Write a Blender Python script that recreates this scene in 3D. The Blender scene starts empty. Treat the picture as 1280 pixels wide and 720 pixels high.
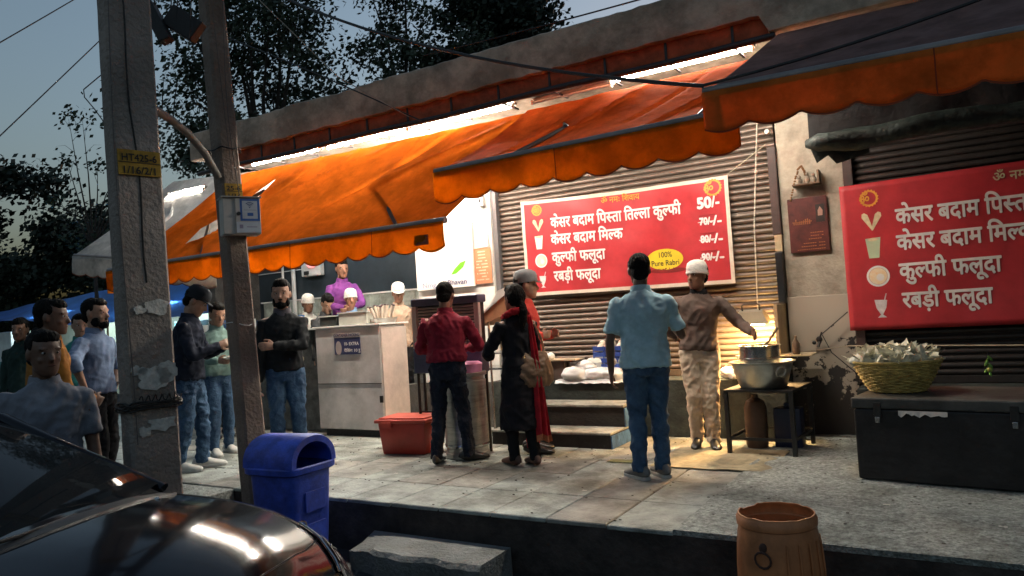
import bpy, bmesh, math, random
from mathutils import Vector, Matrix, noise
from mathutils.geometry import delaunay_2d_cdt
random.seed(7)
R = math.radians
S = bpy.context.scene
COL = S.collection

# ---------------------------------------------------------------- camera
cam_d = bpy.data.cameras.new('camera')
cam_d.sensor_width = 36.0
cam_d.lens = 928.0 / 1280.0 * 36.0
cam_d.clip_end = 2000
cam_d.clip_start = 0.05
cam = bpy.data.objects.new('camera', cam_d)
COL.objects.link(cam)
yaw, pitch, roll = R(31.12), R(2.08), R(-3.64)
fw = Vector((-math.sin(yaw) * math.cos(pitch), math.cos(yaw) * math.cos(pitch), math.sin(pitch)))
rt = Vector((math.cos(yaw), math.sin(yaw), 0))
up = rt.cross(fw)
rt2 = rt * math.cos(roll) + up * math.sin(roll)
up2 = -rt * math.sin(roll) + up * math.cos(roll)
mw = Matrix((rt2, up2, -fw)).transposed().to_4x4()
mw.translation = Vector((0, 0, 1.35))
cam.matrix_world = mw
S.camera = cam

# ---------------------------------------------------------------- dusk sky
SUN_EL, SUN_AZ = -0.4, 2.0      # degrees; azimuth clockwise from +Y: just set behind the building
world = bpy.data.worlds.new('World')
S.world = world
world.use_nodes = True
wn = world.node_tree.nodes
wl = world.node_tree.links
sky = wn.new('ShaderNodeTexSky')
sky.sky_type = 'NISHITA'
sky.sun_disc = False
sky.sun_elevation = R(SUN_EL)
sky.sun_rotation = R(SUN_AZ)
sky.altitude = 200
sky.air_density = 0.8
sky.dust_density = 8.0
sky.ozone_density = 1.0
wl.new(sky.outputs[0], wn['Background'].inputs[0])
wn['Background'].inputs[1].default_value = 0.15
sun_d = bpy.data.lights.new('sun', 'SUN')
sun_d.energy = 0.02
sun_d.angle = R(12)
sun_d.color = (1.0, 0.45, 0.2)
sun = bpy.data.objects.new('sun', sun_d)
COL.objects.link(sun)
sd = Vector((math.sin(R(SUN_AZ)) * math.cos(R(2)), math.cos(R(SUN_AZ)) * math.cos(R(2)), math.sin(R(2))))
sun.rotation_euler = sd.to_track_quat('Z', 'Y').to_euler()
sun.location = sd * 20
S.view_settings.view_transform = 'Standard'
S.view_settings.look = 'None'
S.view_settings.exposure = 2.8
S.view_settings.gamma = 1.0
S.view_settings.use_curve_mapping = False
S.cycles.use_denoising = True
S.cycles.max_bounces = 8
S.cycles.transparent_max_bounces = 8
S.cycles.sample_clamp_indirect = 4.0
S.cycles.caustics_reflective = False
S.cycles.caustics_refractive = False

# ---------------------------------------------------------------- materials
MATS = {}
def M(name, col, rough=0.7, metal=0.0, var=0.25, vs=4.0, bump=0.15, bs=30.0, col2=None, stain=0.0, ss=1.5,
      spec=0.5, trans=0.0, coat=0.0, stretch=None):
    if name in MATS: return MATS[name]
    m = bpy.data.materials.new(name); m.use_nodes = True
    n, l = m.node_tree.nodes, m.node_tree.links
    b = n['Principled BSDF']
    tc = n.new('ShaderNodeTexCoord')
    vec = tc.outputs['Object']
    if stretch:
        mp = n.new('ShaderNodeMapping'); mp.inputs['Scale'].default_value = stretch
        l.new(vec, mp.inputs[0]); vec = mp.outputs[0]
    n1 = n.new('ShaderNodeTexNoise'); n1.inputs['Scale'].default_value = vs; n1.inputs['Detail'].default_value = 8
    n1.inputs['Roughness'].default_value = 0.65
    l.new(vec, n1.inputs['Vector'])
    cr = n.new('ShaderNodeValToRGB')
    c2 = col2 or tuple(c * (1 - var) * 0.8 for c in col)
    cr.color_ramp.elements[0].position = 0.3; cr.color_ramp.elements[1].position = 0.72
    cr.color_ramp.elements[0].color = (*c2, 1)
    cr.color_ramp.elements[1].color = (*(min(1, c * (1 + var * 0.5)) for c in col), 1)
    l.new(n1.outputs['Fac'], cr.inputs[0])
    out = cr.outputs[0]
    if stain > 0:
        n2 = n.new('ShaderNodeTexNoise'); n2.inputs['Scale'].default_value = ss; n2.inputs['Detail'].default_value = 10
        n2.inputs['Roughness'].default_value = 0.7
        l.new(vec, n2.inputs['Vector'])
        r2 = n.new('ShaderNodeValToRGB'); r2.color_ramp.elements[0].position = 0.45; r2.color_ramp.elements[1].position = 0.6
        l.new(n2.outputs['Fac'], r2.inputs[0])
        mx = n.new('ShaderNodeMixRGB'); mx.blend_type = 'MULTIPLY'
        mx.inputs[2].default_value = (1 - stain, 1 - stain, 1 - stain * 1.05 if stain < .9 else 0, 1)
        l.new(r2.outputs[0], mx.inputs[0]); l.new(out, mx.inputs[1]); out = mx.outputs[0]
    l.new(out, b.inputs['Base Color'])
    b.inputs['Roughness'].default_value = rough
    b.inputs['Metallic'].default_value = metal
    b.inputs['Specular IOR Level'].default_value = spec
    b.inputs['Coat Weight'].default_value = coat
    if coat: b.inputs['Coat Roughness'].default_value = 0.03
    if bump > 0:
        nb = n.new('ShaderNodeTexNoise'); nb.inputs['Scale'].default_value = bs; nb.inputs['Detail'].default_value = 6
        l.new(vec, nb.inputs['Vector'])
        bp = n.new('ShaderNodeBump'); bp.inputs['Strength'].default_value = bump; bp.inputs['Distance'].default_value = 0.02
        l.new(nb.outputs['Fac'], bp.inputs['Height']); l.new(bp.outputs[0], b.inputs['Normal'])
    if trans > 0:
        tr = n.new('ShaderNodeBsdfTranslucent')
        l.new(out, tr.inputs['Color'])
        ms = n.new('ShaderNodeMixShader'); ms.inputs[0].default_value = trans
        l.new(b.outputs[0], ms.inputs[1]); l.new(tr.outputs[0], ms.inputs[2])
        l.new(ms.outputs[0], n['Material Output'].inputs['Surface'])
    MATS[name] = m
    return m
def EM(name, col, strength):
    if name in MATS: return MATS[name]
    m = bpy.data.materials.new(name); m.use_nodes = True
    b = m.node_tree.nodes['Principled BSDF']
    b.inputs['Base Color'].default_value = (0.8, 0.8, 0.8, 1)
    b.inputs['Emission Color'].default_value = (*col, 1)
    b.inputs['Emission Strength'].default_value = strength
    MATS[name] = m
    return m

# ---------------------------------------------------------------- geometry helpers
class G:
    """collects verts/faces for one mesh"""
    def __init__(s): s.v = []; s.f = []
    def add(s, v, f):
        o = len(s.v); s.v += [Vector(p) for p in v]; s.f += [tuple(i + o for i in q) for q in f]; return s
    def box(s, a, b, rz=0.0, piv=None):
        x0, y0, z0 = a; x1, y1, z1 = b
        v = [Vector((x, y, z)) for z in (z0, z1) for x, y in ((x0, y0), (x1, y0), (x1, y1), (x0, y1))]
        if rz:
            pv = Vector(piv if piv else ((x0 + x1) / 2, (y0 + y1) / 2, 0)); m = Matrix.Rotation(rz, 3, 'Z')
            v = [m @ (p - pv) + pv for p in v]
        return s.add(v, [(0, 3, 2, 1), (4, 5, 6, 7), (0, 1, 5, 4), (1, 2, 6, 5), (2, 3, 7, 6), (3, 0, 4, 7)])
    def tube(s, pts, rad, n=10, side=None, cap=True):
        """rad: number, list, or list of (rx, ry); side: direction of rx"""
        pts = [Vector(p) for p in pts]; m = len(pts)
        if not isinstance(rad, (list, tuple)): rad = [rad] * m
        rad = [(r, r) if not isinstance(r, (list, tuple)) else r for r in rad]
        ref = Vector(side) if side else None
        vs = []
        for i, p in enumerate(pts):
            t = (pts[min(i + 1, m - 1)] - pts[max(i - 1, 0)])
            if t.length < 1e-9: t = Vector((0, 0, 1))
            t.normalize()
            if ref is None:
                ref = Vector((1, 0, 0)) if abs(t.x) < 0.8 else Vector((0, 1, 0))
            a = ref - t * ref.dot(t)
            if a.length < 1e-5: a = t.orthogonal()
            a.normalize()
            if not side: ref = a
            b = t.cross(a)
            for k in range(n):
                an = 2 * math.pi * k / n
                vs.append(p + a * math.cos(an) * rad[i][0] + b * math.sin(an) * rad[i][1])
        fs = []
        for i in range(m - 1):
            for k in range(n):
                k2 = (k + 1) % n
                fs.append((i * n + k, i * n + k2, (i + 1) * n + k2, (i + 1) * n + k))
        if cap:
            fs.append(tuple(reversed(range(n)))); fs.append(tuple((m - 1) * n + k for k in range(n)))
        return s.add(vs, fs)
    def lathe(s, prof, c=(0, 0, 0), n=28, cap=True, jit=0):
        vs = []
        for r, z in prof:
            for k in range(n):
                an = 2 * math.pi * k / n
                vs.append(Vector((c[0] + r * math.cos(an), c[1] + r * math.sin(an), c[2] + z)))
        fs = []
        for i in range(len(prof) - 1):
            for k in range(n):
                k2 = (k + 1) % n
                fs.append((i * n + k, i * n + k2, (i + 1) * n + k2, (i + 1) * n + k))
        if cap:
            fs.append(tuple(reversed(range(n)))); fs.append(tuple((len(prof) - 1) * n + k for k in range(n)))
        return s.add(vs, fs)
    def ell(s, c, r, n=14, m=8, rot=None):
        vs = []; c = Vector(c)
        for i in range(1, m):
            ph = math.pi * i / m
            for k in range(n):
                an = 2 * math.pi * k / n
                p = Vector((r[0] * math.sin(ph) * math.cos(an), r[1] * math.sin(ph) * math.sin(an), -r[2] * math.cos(ph)))
                if rot: p = rot @ p
                vs.append(c + p)
        a = Vector((0, 0, -r[2])); b = Vector((0, 0, r[2]))
        if rot: a = rot @ a; b = rot @ b
        vs += [c + a, c + b]
        fs = []
        for i in range(m - 2):
            for k in range(n):
                k2 = (k + 1) % n
                fs.append((i * n + k, i * n + k2, (i + 1) * n + k2, (i + 1) * n + k))
        for k in range(n):
            k2 = (k + 1) % n
            fs.append((k2, k, len(vs) - 2)); fs.append(((m - 2) * n + k, (m - 2) * n + k2, len(vs) - 1))
        return s.add(vs, fs)
    def quad(s, a, b, c, d): return s.add([a, b, c, d], [(0, 1, 2, 3)])
    def prism(s, poly, thick):
        """poly: list of 3-D points (planar), thick: Vector"""
        n = len(poly); t = Vector(thick)
        v = [Vector(p) for p in poly] + [Vector(p) + t for p in poly]
        f = [tuple(range(n)), tuple(reversed(range(n, 2 * n)))] + [(i, i + n, (i + 1) % n + n, (i + 1) % n) for i in range(n)]
        return s.add(v, f)

def mesh_of(name, g, mat, smooth=None, bevel=0.0, bseg=2):
    me = bpy.data.meshes.new(name)
    me.from_pydata([tuple(p) for p in g.v], [], g.f)
    bm = bmesh.new(); bm.from_mesh(me)
    bmesh.ops.recalc_face_normals(bm, faces=bm.faces)
    if bevel > 0:
        es = [e for e in bm.edges if len(e.link_faces) == 2 and e.calc_face_angle(0) > 0.5]
        bmesh.ops.bevel(bm, geom=es, offset=bevel, segments=bseg, affect='EDGES', profile=0.5, clamp_overlap=True)
    bm.to_mesh(me); bm.free()
    if mat: me.materials.append(mat)
    if smooth is not None:
        me.set_sharp_from_angle(angle=R(smooth)) if hasattr(me, 'set_sharp_from_angle') else None
        me.shade_smooth() if smooth >= 180 else None
        if smooth < 180:
            for p in me.polygons: p.use_smooth = True
            me.set_sharp_from_angle(angle=R(smooth))
    return me
def ob(name, g, mat, parent=None, smooth=None, bevel=0.0, loc=None, kind=None, bseg=2):
    """one mesh object; geometry in g is in the parent's local frame"""
    me = g if isinstance(g, bpy.types.Mesh) else mesh_of(name, g, mat, smooth, bevel, bseg)
    o = bpy.data.objects.new(name, me)
    COL.objects.link(o)
    if parent: o.parent = parent
    if loc: o.location = loc
    if kind: o['kind'] = kind
    return o
def tag(o, label, cat, group=None):
    o['label'] = label; o['category'] = cat
    if group: o['group'] = group
    return o
def thing(name, label, cat, loc=(0, 0, 0), rz=0.0, group=None, parent=None):
    o = bpy.data.objects.new(name, None); COL.objects.link(o)
    o.location = loc; o.rotation_euler = (0, 0, rz); o.empty_display_size = 0.2
    return tag(o, label, cat, group)
def struct(name, g, mat, **k):
    o = ob(name, g, mat, **k); o['kind'] = 'structure'; return o
def nz(p, s=1.0, off=0.0):
    return noise.noise(Vector(p) * s + Vector((off, off * 1.7, off * 0.3)))
def catenary(a, b, sag, n=14):
    a = Vector(a); b = Vector(b)
    return [a.lerp(b, i / n) - Vector((0, 0, sag * 4 * (i / n) * (1 - i / n))) for i in range(n + 1)]
def sheet(P, nu, nv, thick=0.0, tv=(0, 1, 0)):
    """P(u,v) -> point ; open grid (thin cloth gets thickness)"""
    g = G()
    v = [Vector(P(i / nu, j / nv)) for j in range(nv + 1) for i in range(nu + 1)]
    f = [(j * (nu + 1) + i, j * (nu + 1) + i + 1, (j + 1) * (nu + 1) + i + 1, (j + 1) * (nu + 1) + i) for j in range(nv) for i in range(nu)]
    if thick:
        n = len(v); t = Vector(tv) * thick
        v2 = v + [p + t for p in v]
        f2 = f + [tuple(reversed([a + n for a in q])) for q in f]
        bnd = [i for i in range(nu)], 
        edge = [(i, i + 1) for i in range(nu)] + [((nu + 1) * j + nu, (nu + 1) * (j + 1) + nu) for j in range(nv)] + \
               [(nv * (nu + 1) + i + 1, nv * (nu + 1) + i) for i in range(nu)][::-1] + [((nu + 1) * (j + 1), (nu + 1) * j) for j in range(nv)]
        f2 += [(b, a, a + n, b + n) for a, b in edge]
        g.add(v2, f2)
    else: g.add(v, f)
    return g

# ---------------------------------------------------------------- flat print: lettering
import re
def _txt(s, size):
    s = re.sub('(.)\u093f', '\u093f\\1', s)      # the short i sign is drawn before its consonant
    c = bpy.data.curves.new('lettering', 'FONT'); c.body = s; c.size = size; c.resolution_u = 4
    o = bpy.data.objects.new('lettering', c); COL.objects.link(o)
    dg = bpy.context.evaluated_depsgraph_get()
    me = bpy.data.meshes.new_from_object(o.evaluated_get(dg))
    bpy.data.objects.remove(o); bpy.data.curves.remove(c)
    vs = [v.co.copy() for v in me.vertices]; fs = [tuple(p.vertices) for p in me.polygons]
    bpy.data.meshes.remove(me)
    return vs, fs
_ADV = {}
def adv(s):
    if s not in _ADV:
        def w(t):
            v, _ = _txt(t, 1.0); return max(p.x for p in v)
        _ADV[s] = w(s + 'ल') - w('ल') if s else 0
    return _ADV[s]
def clip_right(vs, fs, x):
    bm = bmesh.new(); bv = [bm.verts.new(p) for p in vs]
    for f in fs:
        try: bm.faces.new([bv[i] for i in f])
        except ValueError: pass
    bmesh.ops.bisect_plane(bm, geom=bm.verts[:] + bm.edges[:] + bm.faces[:], plane_co=(x, 0, 0), plane_no=(1, 0, 0), clear_outer=True)
    bm.verts.index_update()
    r = [v.co.copy() for v in bm.verts], [tuple(v.index for v in f.verts) for f in bm.faces]
    bm.free(); return r
def lettering(parts, size=1.0, bold=0.02):
    """parts: list of strings; one in (brackets) is the half form of a consonant. returns verts, faces, width"""
    V, F = [], []; x = 0.0
    if isinstance(parts, str): parts = [parts]
    for p in parts:
        half = p.startswith('(')
        t = p.strip('()')
        vs, fs = _txt(t, 1.0)
        a = adv(t)
        if half:
            cut = a * (0.70 if t != 'स' else 0.74); vs, fs = clip_right(vs, fs, cut); a = cut
        o = len(V); V += [v + Vector((x, 0, 0)) for v in vs]; F += [tuple(i + o for i in f) for f in fs]
        x += a
    V2, F2 = [], []
    k = 0
    for dx, dy in ((0, 0), (bold, 0), (-bold, 0), (0, bold), (0, -bold), (bold * .7, bold * .7), (-bold * .7, -bold * .7), (bold * .7, -bold * .7), (-bold * .7, bold * .7)):
        if bold == 0 and k: break
        o = len(V2); V2 += [Vector(((v.x + dx) * size, (v.y + dy) * size, k * 0.00012)) for v in V]; F2 += [tuple(i + o for i in f) for f in F]; k += 1
    return V2, F2, x * size
def place_text(name, parts, mat, parent, org, ux, uy, height=None, width=None, bold=0.02, warp=None, gap=0.003):
    """org: lower left (3-D); ux, uy: unit vectors; width: total width or size via height"""
    V, F, w = lettering(parts, 1.0, bold)
    sx = width / w if width else height
    sy = height if height else sx
    ux = Vector(ux).normalized(); uy = Vector(uy).normalized(); n = ux.cross(uy)
    g = G(); P = []
    for v in V:
        p = Vector(org) + ux * v.x * sx + uy * v.y * sy
        p += n * (gap + v.z)
        if warp: p = p + n * warp(p)
        P.append(p)
    g.add(P, F)
    me = bpy.data.meshes.new(name); me.from_pydata([tuple(p) for p in g.v], [], g.f); me.materials.append(mat)
    o = bpy.data.objects.new(name, me); COL.objects.link(o); o.parent = parent
    return o
# ================================================================ SETTING
RZ = -0.40                                   # road level; the raised pavement is at 0
asph = M('asphalt', (0.055, 0.055, 0.058), 0.55, var=0.5, vs=3, bump=0.6, bs=60, stain=0.4, ss=0.6)
g = G().box((-200, -120, RZ - 0.3), (150, 300, RZ))
struct('road', g, asph)
# fine gravel and litter in the gutter
g = G()
for i in range(900):
    x = random.uniform(-5, 2.2); y = 4.1 - abs(random.gauss(0, 0.5)); s = random.uniform(0.003, 0.013)
    g.ell((x, y, RZ + s * 0.4), (s, s * random.uniform(.6, 1), s * .6), 5, 3)
ob('gravel', g, M('gravel', (0.2, 0.19, 0.17), 0.9, var=.6, vs=30), kind='stuff')
g = G()
for i in range(700):
    x = random.uniform(-8, 2.5); y = 4.32 + 3.2 * random.random() ** .8; s = random.uniform(0.002, 0.009)
    g.ell((x, y, (.016 if x > -1.6 else .003) + s * 0.3), (s * 1.5, s, s * .5), 5, 3)
ob('grit', g, M('grit', (0.13, 0.115, 0.10), 0.9, var=.8, vs=30), kind='stuff')

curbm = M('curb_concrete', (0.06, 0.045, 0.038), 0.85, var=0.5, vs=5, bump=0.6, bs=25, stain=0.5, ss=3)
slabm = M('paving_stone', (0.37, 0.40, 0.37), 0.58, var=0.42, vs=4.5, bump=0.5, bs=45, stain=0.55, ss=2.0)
slabm2 = M('paving_stone_brown', (0.34, 0.33, 0.29), 0.55, var=0.5, vs=4.5, bump=0.35, bs=45, stain=0.5, ss=1.7)
concm = M('rough_concrete', (0.40, 0.43, 0.40), 0.75, var=0.75, vs=38, bump=1.0, bs=70, stain=0.45, ss=2.2)
def wavy_base(x0, x1, y0, y1, ztop, step=0.25):
    g = G(); n = int((x1 - x0) / step)
    top = []
    for i in range(n + 1):
        x = x0 + (x1 - x0) * i / n
        top.append((x, y0 + 0.015 * nz((x * 2.3, 0, 1)) + 0.02 * nz((x * .5, 3, 1))))
    v = []
    for x, y in top: v += [(x, y + .01, RZ - .1), (x, y + 0.012 * nz((x * 4, 0, 5)), -0.22), (x, y, ztop - .012), (x, y + .012, ztop), (x, y1, ztop), (x, y1, RZ - .1)]
    f = []
    for i in range(n):
        for k in range(5): f.append((i * 6 + k, (i + 1) * 6 + k, (i + 1) * 6 + k + 1, i * 6 + k + 1))
    f += [tuple(range(6)), tuple(reversed(range(n * 6, n * 6 + 6)))]
    return g.add(v, f)
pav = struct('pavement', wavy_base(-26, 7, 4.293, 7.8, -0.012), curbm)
# pavement widens to the left, where the two poles stand
ob('pavement_widening', G().box((-26, 2.5, RZ - .1), (-5.55, 4.29, -0.01)), concm, pav, bevel=0.01)
xs = [-1.57]
while xs[0] > -9.2: xs.insert(0, xs[0] - 0.445 * random.uniform(0.97, 1.03))
ys = [4.292, 4.89, 5.52, 6.12, 6.72, 7.26, 7.72]
for j in range(len(ys) - 1):
    for i in range(len(xs) - 1):
        dz = random.gauss(0, 0.0018)
        a = 0.0035
        sg = G().box((xs[i] + a, ys[j] + a + (0 if j else random.uniform(-.012, .004)), -0.03), (xs[i + 1] - a, ys[j + 1] - a, dz))
        ob('slab', sg, slabm if random.random() < .65 else slabm2, pav, bevel=0.006, bseg=1)
def cp(u, v):
    x = -1.57 + u * 8.5; y = 4.285 + v * 3.45
    return (x + (0.03 * nz((0, y * 3, 2)) if u == 0 else 0), y + (0.012 * nz((x * 3, 1, 1)) if v == 0 else 0), 0.012 + 0.006 * nz((x * 2, y * 2, 0)) + .003 * nz((x * 9, y * 9, 0)))
g = sheet(cp, 130, 60); n0 = len(g.v)
for i in range(131):                          # front skirt
    p = g.v[i]; g.v.append(Vector((p.x, p.y + .006, -0.022)))
for i in range(130): g.f.append((i, n0 + i, n0 + i + 1, i + 1))
o = ob('concrete_apron', g, concm, pav); 
o = ob('left_paving', G().box((-26, 4.32, -.04), (xs[0] - .004, 7.72, 0)), concm, pav)

# loose block used as a step at the kerb
g = G()
n = 16
for i in range(n + 1):
    x = -3.9 + 1.2 * i / n
    c = 0.03 * abs(nz((x * 7, 2, 2))) + (0.10 if i < 4 else 0) * (1 - i / 4)
    ff = 3.86 + 0.05 * nz((x * 5, 0, 0)) + (0.12 * (1 - i / 5) if i < 5 else 0)
    g.v += [Vector((x, ff, RZ - .02)), Vector((x, ff - .01, -.235 - c * .3)), Vector((x, ff + .012 + c, -.205 - c * .4)), Vector((x, 4.24, -.2)), Vector((x, 4.25, RZ - .02))]
for i in range(n):
    for k in range(4): g.f.append((i * 5 + k, (i + 1) * 5 + k, (i + 1) * 5 + k + 1, i * 5 + k + 1))
g.f += [(4, 3, 2, 1, 0), tuple(n * 5 + k for k in range(5))]
tag(ob('step_block', g, M('broken_concrete', (0.27, 0.28, 0.27), .85, var=.35, vs=8, bump=.8, bs=35, stain=.5, ss=4), smooth=35),
    'low broken concrete block lying as a step against the dark kerb', 'step')

# ---------------------------------------------------------------- the shop building
plaster = M('parapet_plaster', (0.62, 0.46, 0.34), .9, var=.35, vs=3, bump=.7, bs=14, stain=.42, ss=2.0)
pilm = M('old_wall_paint', (0.45, 0.40, 0.32), .85, var=.22, vs=5, bump=.4, bs=22, stain=.25, ss=3)
bld = thing('shop_building', 'long single-storey shop building with stained plaster parapet and red banners on its shutters', 'building')
# roof slab with the weathered fascia
g = G(); n = 220; x0, x1 = -8.3, 7.0
for i in range(n + 1):
    x = x0 + (x1 - x0) * i / n
    yb = 6.0 + .012 * nz((x * 3, 0, 0)) + .008 * nz((x * 11, 0, 3))
    zt = 3.925 + .022 * nz((x * 1.5, 5, 0)) + .012 * nz((x * 9, 5, 0))
    zb = 3.565 + .02 * nz((x * 6, 9, 0)) + .012 * nz((x * 23, 9, 0))
    if x > -1.14: zb = 3.43 + .008 * nz((x * 6, 9, 0))
    g.v += [Vector((x, yb + .05, zb)), Vector((x, yb, zb + .01)), Vector((x, yb - .006 + .01 * nz((x * 4, 1, 4)), zb + .17)), Vector((x, yb, zt - .015)), Vector((x, yb + .02, zt)), Vector((x, 6.3, zt)), Vector((x, 6.3, 3.75)), Vector((x, 9.4, 3.75)), Vector((x, 9.4, 3.6)), Vector((x, 6.2, 3.6))]
for i in range(n):
    for k in range(10): g.f.append((i * 10 + k, (i + 1) * 10 + k, (i + 1) * 10 + (k + 1) % 10, i * 10 + (k + 1) % 10))
g.f += [tuple(reversed(range(10))), tuple(n * 10 + k for k in range(10))]
ob('roof_slab', g, plaster, bld, smooth=40)
redb = M('red_lining', (0.58, 0.11, 0.04), .85, var=.35, vs=6, bump=.4, bs=30, stain=.35, ss=5)
def rb(u, v):
    x = -7.95 + 6.8 * u
    return (x, 6.07 - .015 * v + .012 * nz((x * 4, v * 2, 1)), 3.38 + .21 * v)
ob('red_lining', sheet(rb, 120, 4), redb, bld, smooth=180)
g = G().tube([(-8.2 + 7.1 * i / 20, 6.04, 3.395 + .008 * math.sin(i)) for i in range(21)], .028, 10)
ob('pipe', g, M('dark_pipe', (.035, .025, .025), .5, bump=.2), bld, smooth=40)
for i in range(12):
    x = -7.6 + i * .56
    ob('bracket', G().box((x, 6.03, 3.40), (x + .02, 6.42, 3.415)).box((x, 6.05, 3.385), (x + .02, 6.075, 3.60)), MATS['dark_pipe'], bld)
# walls
darkw = M('dark_wall', (.10, .09, .08), .85, var=.4, vs=3, bump=.4, stain=.5, ss=2)
ob('lintel', G().box((-4.8, 7.76, 3.12), (7, 8.0, 3.6)), darkw, bld)
ob('wall', G().box((-1.5, 7.9, 0), (7, 8.0, 3.6)), darkw, bld)
ob('wall', G().box((-4.8, 7.9, 0), (-1.5, 8.0, 3.6)), darkw, bld)
# peeling pilaster: painted sheet with real flaked edges over darker render
g = G().box((-1.475, 7.70, 0), (-.885, 7.92, 3.6))
ob('pilaster', g, pilm, bld, bevel=.008)
peel = bpy.data.materials.new('peeling_plaster'); peel.use_nodes = True
pn, pl = peel.node_tree.nodes, peel.node_tree.links
tc = pn.new('ShaderNodeTexCoord'); sx = pn.new('ShaderNodeSeparateXYZ'); pl.new(tc.outputs['Object'], sx.inputs[0])
n1 = pn.new('ShaderNodeTexNoise'); n1.inputs['Scale'].default_value = 6; n1.inputs['Detail'].default_value = 9; n1.inputs['Roughness'].default_value = .62
pl.new(tc.outputs['Object'], n1.inputs['Vector'])
ma = pn.new('ShaderNodeMath'); ma.operation = 'MULTIPLY_ADD'; ma.inputs[1].default_value = .36; ma.inputs[2].default_value = -.22
pl.new(sx.outputs['Z'], ma.inputs[0])
ad = pn.new('ShaderNodeMath'); ad.operation = 'ADD'; pl.new(ma.outputs[0], ad.inputs[0]); pl.new(n1.outputs['Fac'], ad.inputs[1])
cr = pn.new('ShaderNodeValToRGB'); cr.color_ramp.elements[0].position = .47; cr.color_ramp.elements[0].color = (.03, .028, .027, 1)
e = cr.color_ramp.elements.new(.49); e.color = (.10, .085, .07, 1)
cr.color_ramp.elements[-1].position = .505; cr.color_ramp.elements[-1].color = (.42, .37, .30, 1)
pl.new(ad.outputs[0], cr.inputs[0]); pl.new(cr.outputs[0], pn['Principled BSDF'].inputs['Base Color'])
pn['Principled BSDF'].inputs['Roughness'].default_value = .9
bp = pn.new('ShaderNodeBump'); bp.inputs['Strength'].default_value = .8; bp.inputs['Distance'].default_value = .01
pl.new(cr.outputs[0], bp.inputs['Height']); pl.new(bp.outputs[0], pn['Principled BSDF'].inputs['Normal'])
ob('peeling_render', G().box((-1.479, 7.684, 0.0), (-.881, 7.698, 1.35)), peel, bld, bevel=.004)
# white end pillar by the kitchen, with its own tube light
whitew = M('white_wall', (.78, .78, .74), .7, var=.10, vs=3, bump=.15, stain=.12, ss=2)
ob('end_pillar', G().box((-6.02, 7.62, 0.55), (-4.84, 7.95, 3.6)), whitew, bld, bevel=.006)
ob('pillar_base', G().box((-6.02, 7.62, 0), (-4.84, 7.95, .545)), darkw, bld, bevel=.006)
# plinth under the shutters
plm = M('plinth_render', (.045, .055, .05), .85, var=.35, vs=4, bump=.5, stain=.4, ss=3)
ob('plinth', G().box((-4.8, 7.36, 0), (-1.49, 7.89, .585)), plm, bld, bevel=.012)
ob('plinth', G().box((-.87, 7.35, 0), (7, 7.89, .49)), plm, bld, bevel=.012)
# kitchen bay: raised floor, slate-dark back wall over a tiled band, side wall, ceiling
slate = M('slate_wall', (.030, .042, .052), .35, var=.35, vs=2.5, bump=.15, bs=12)
ob('kitchen_floor', G().box((-10.4, 7.1, 0), (-6.03, 9.2, .55)), darkw, bld)
ob('back_wall', G().box((-10.5, 8.8, .56), (-4.9, 8.95, 3.6)), slate, bld)
tilem = M('wall_tile', (.42, .46, .40), .3, var=.3, vs=5, bump=.1, stain=.35, ss=4)
for i in range(20):
    for j in range(3):
        x = -10.35 + i * .222; z = 1.15 + j * .222
        ob('tile', G().box((x + .002, 8.785, z + .002), (x + .22, 8.799, z + .22)), tilem, bld, bevel=.003, bseg=1)
ob('tile_edge', G().box((-10.4, 8.77, 1.818), (-6.0, 8.80, 1.84)), whitew, bld)
ob('side_wall', G().box((-10.65, 7.9, 0), (-10.45, 9.0, 3.6)), darkw, bld)
ob('wall_pipe', G().tube([(-9.53, 8.74, .6), (-9.53, 8.74, 3.58)], .035, 8), M('white_plastic', (.6, .6, .57), .5, bump=.05), bld, smooth=40)
ob('wall_pipe', G().tube([(-9.78, 8.74, .6), (-9.78, 8.74, 3.58)], .02, 8), MATS['white_plastic'], bld, smooth=40)
ob('cable_trunking', G().tube([(-10.4, 8.75, 2.32), (-9.0, 8.75, 2.33)], .008, 6), MATS['white_plastic'], bld)

# roller shutters: one curved lath per object
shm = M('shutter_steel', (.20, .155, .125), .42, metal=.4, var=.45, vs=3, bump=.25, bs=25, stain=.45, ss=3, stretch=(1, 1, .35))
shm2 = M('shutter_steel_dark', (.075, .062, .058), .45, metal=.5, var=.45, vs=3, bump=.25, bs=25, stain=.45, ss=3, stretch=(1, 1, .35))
def slat_mesh(x0, x1, mat, nx=6):
    prof = [(0, 0), (-.010, .004), (-.017, .014), (-.019, .026), (-.016, .038), (-.009, .048), (0, .052), (.003, .0605)]
    g = G()
    for i in range(nx + 1):
        x = x0 + (x1 - x0) * i / nx
        for y, z in prof: g.v.append(Vector((x, y, z)))
    m = len(prof)
    for i in range(nx):
        for k in range(m - 1): g.f.append((i * m + k, (i + 1) * m + k, (i + 1) * m + k + 1, i * m + k + 1))
    return mesh_of('slat', g, mat, smooth=50)
def shutter(label, x0, x1, z0, z1, mat):
    s = ob('roller_shutter', G().box((x0, 7.745, z0), (x1, 7.755, z1)), mat, bld); s['label'] = label
    me = slat_mesh(x0, x1, mat)
    z = z0 + .07; k = 0
    while z < z1:
        o = ob('slat', me, None, s); o.location = (0, 7.738 + random.uniform(-.0025, .0025), z)
        o.rotation_euler = (random.uniform(-.05, .05), random.uniform(-.0006, .0006), 0)
        z += .0612; k += 1
    ob('bottom_rail', G().box((x0, 7.715, z0), (x1, 7.744, z0 + .065)), mat, s, bevel=.004)
    return s
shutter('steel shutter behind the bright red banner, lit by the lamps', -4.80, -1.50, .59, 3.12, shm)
shutter('dark shutter behind the dim red banner and the trunk', -.86, 3.4, .495, 3.12, shm2)
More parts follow.
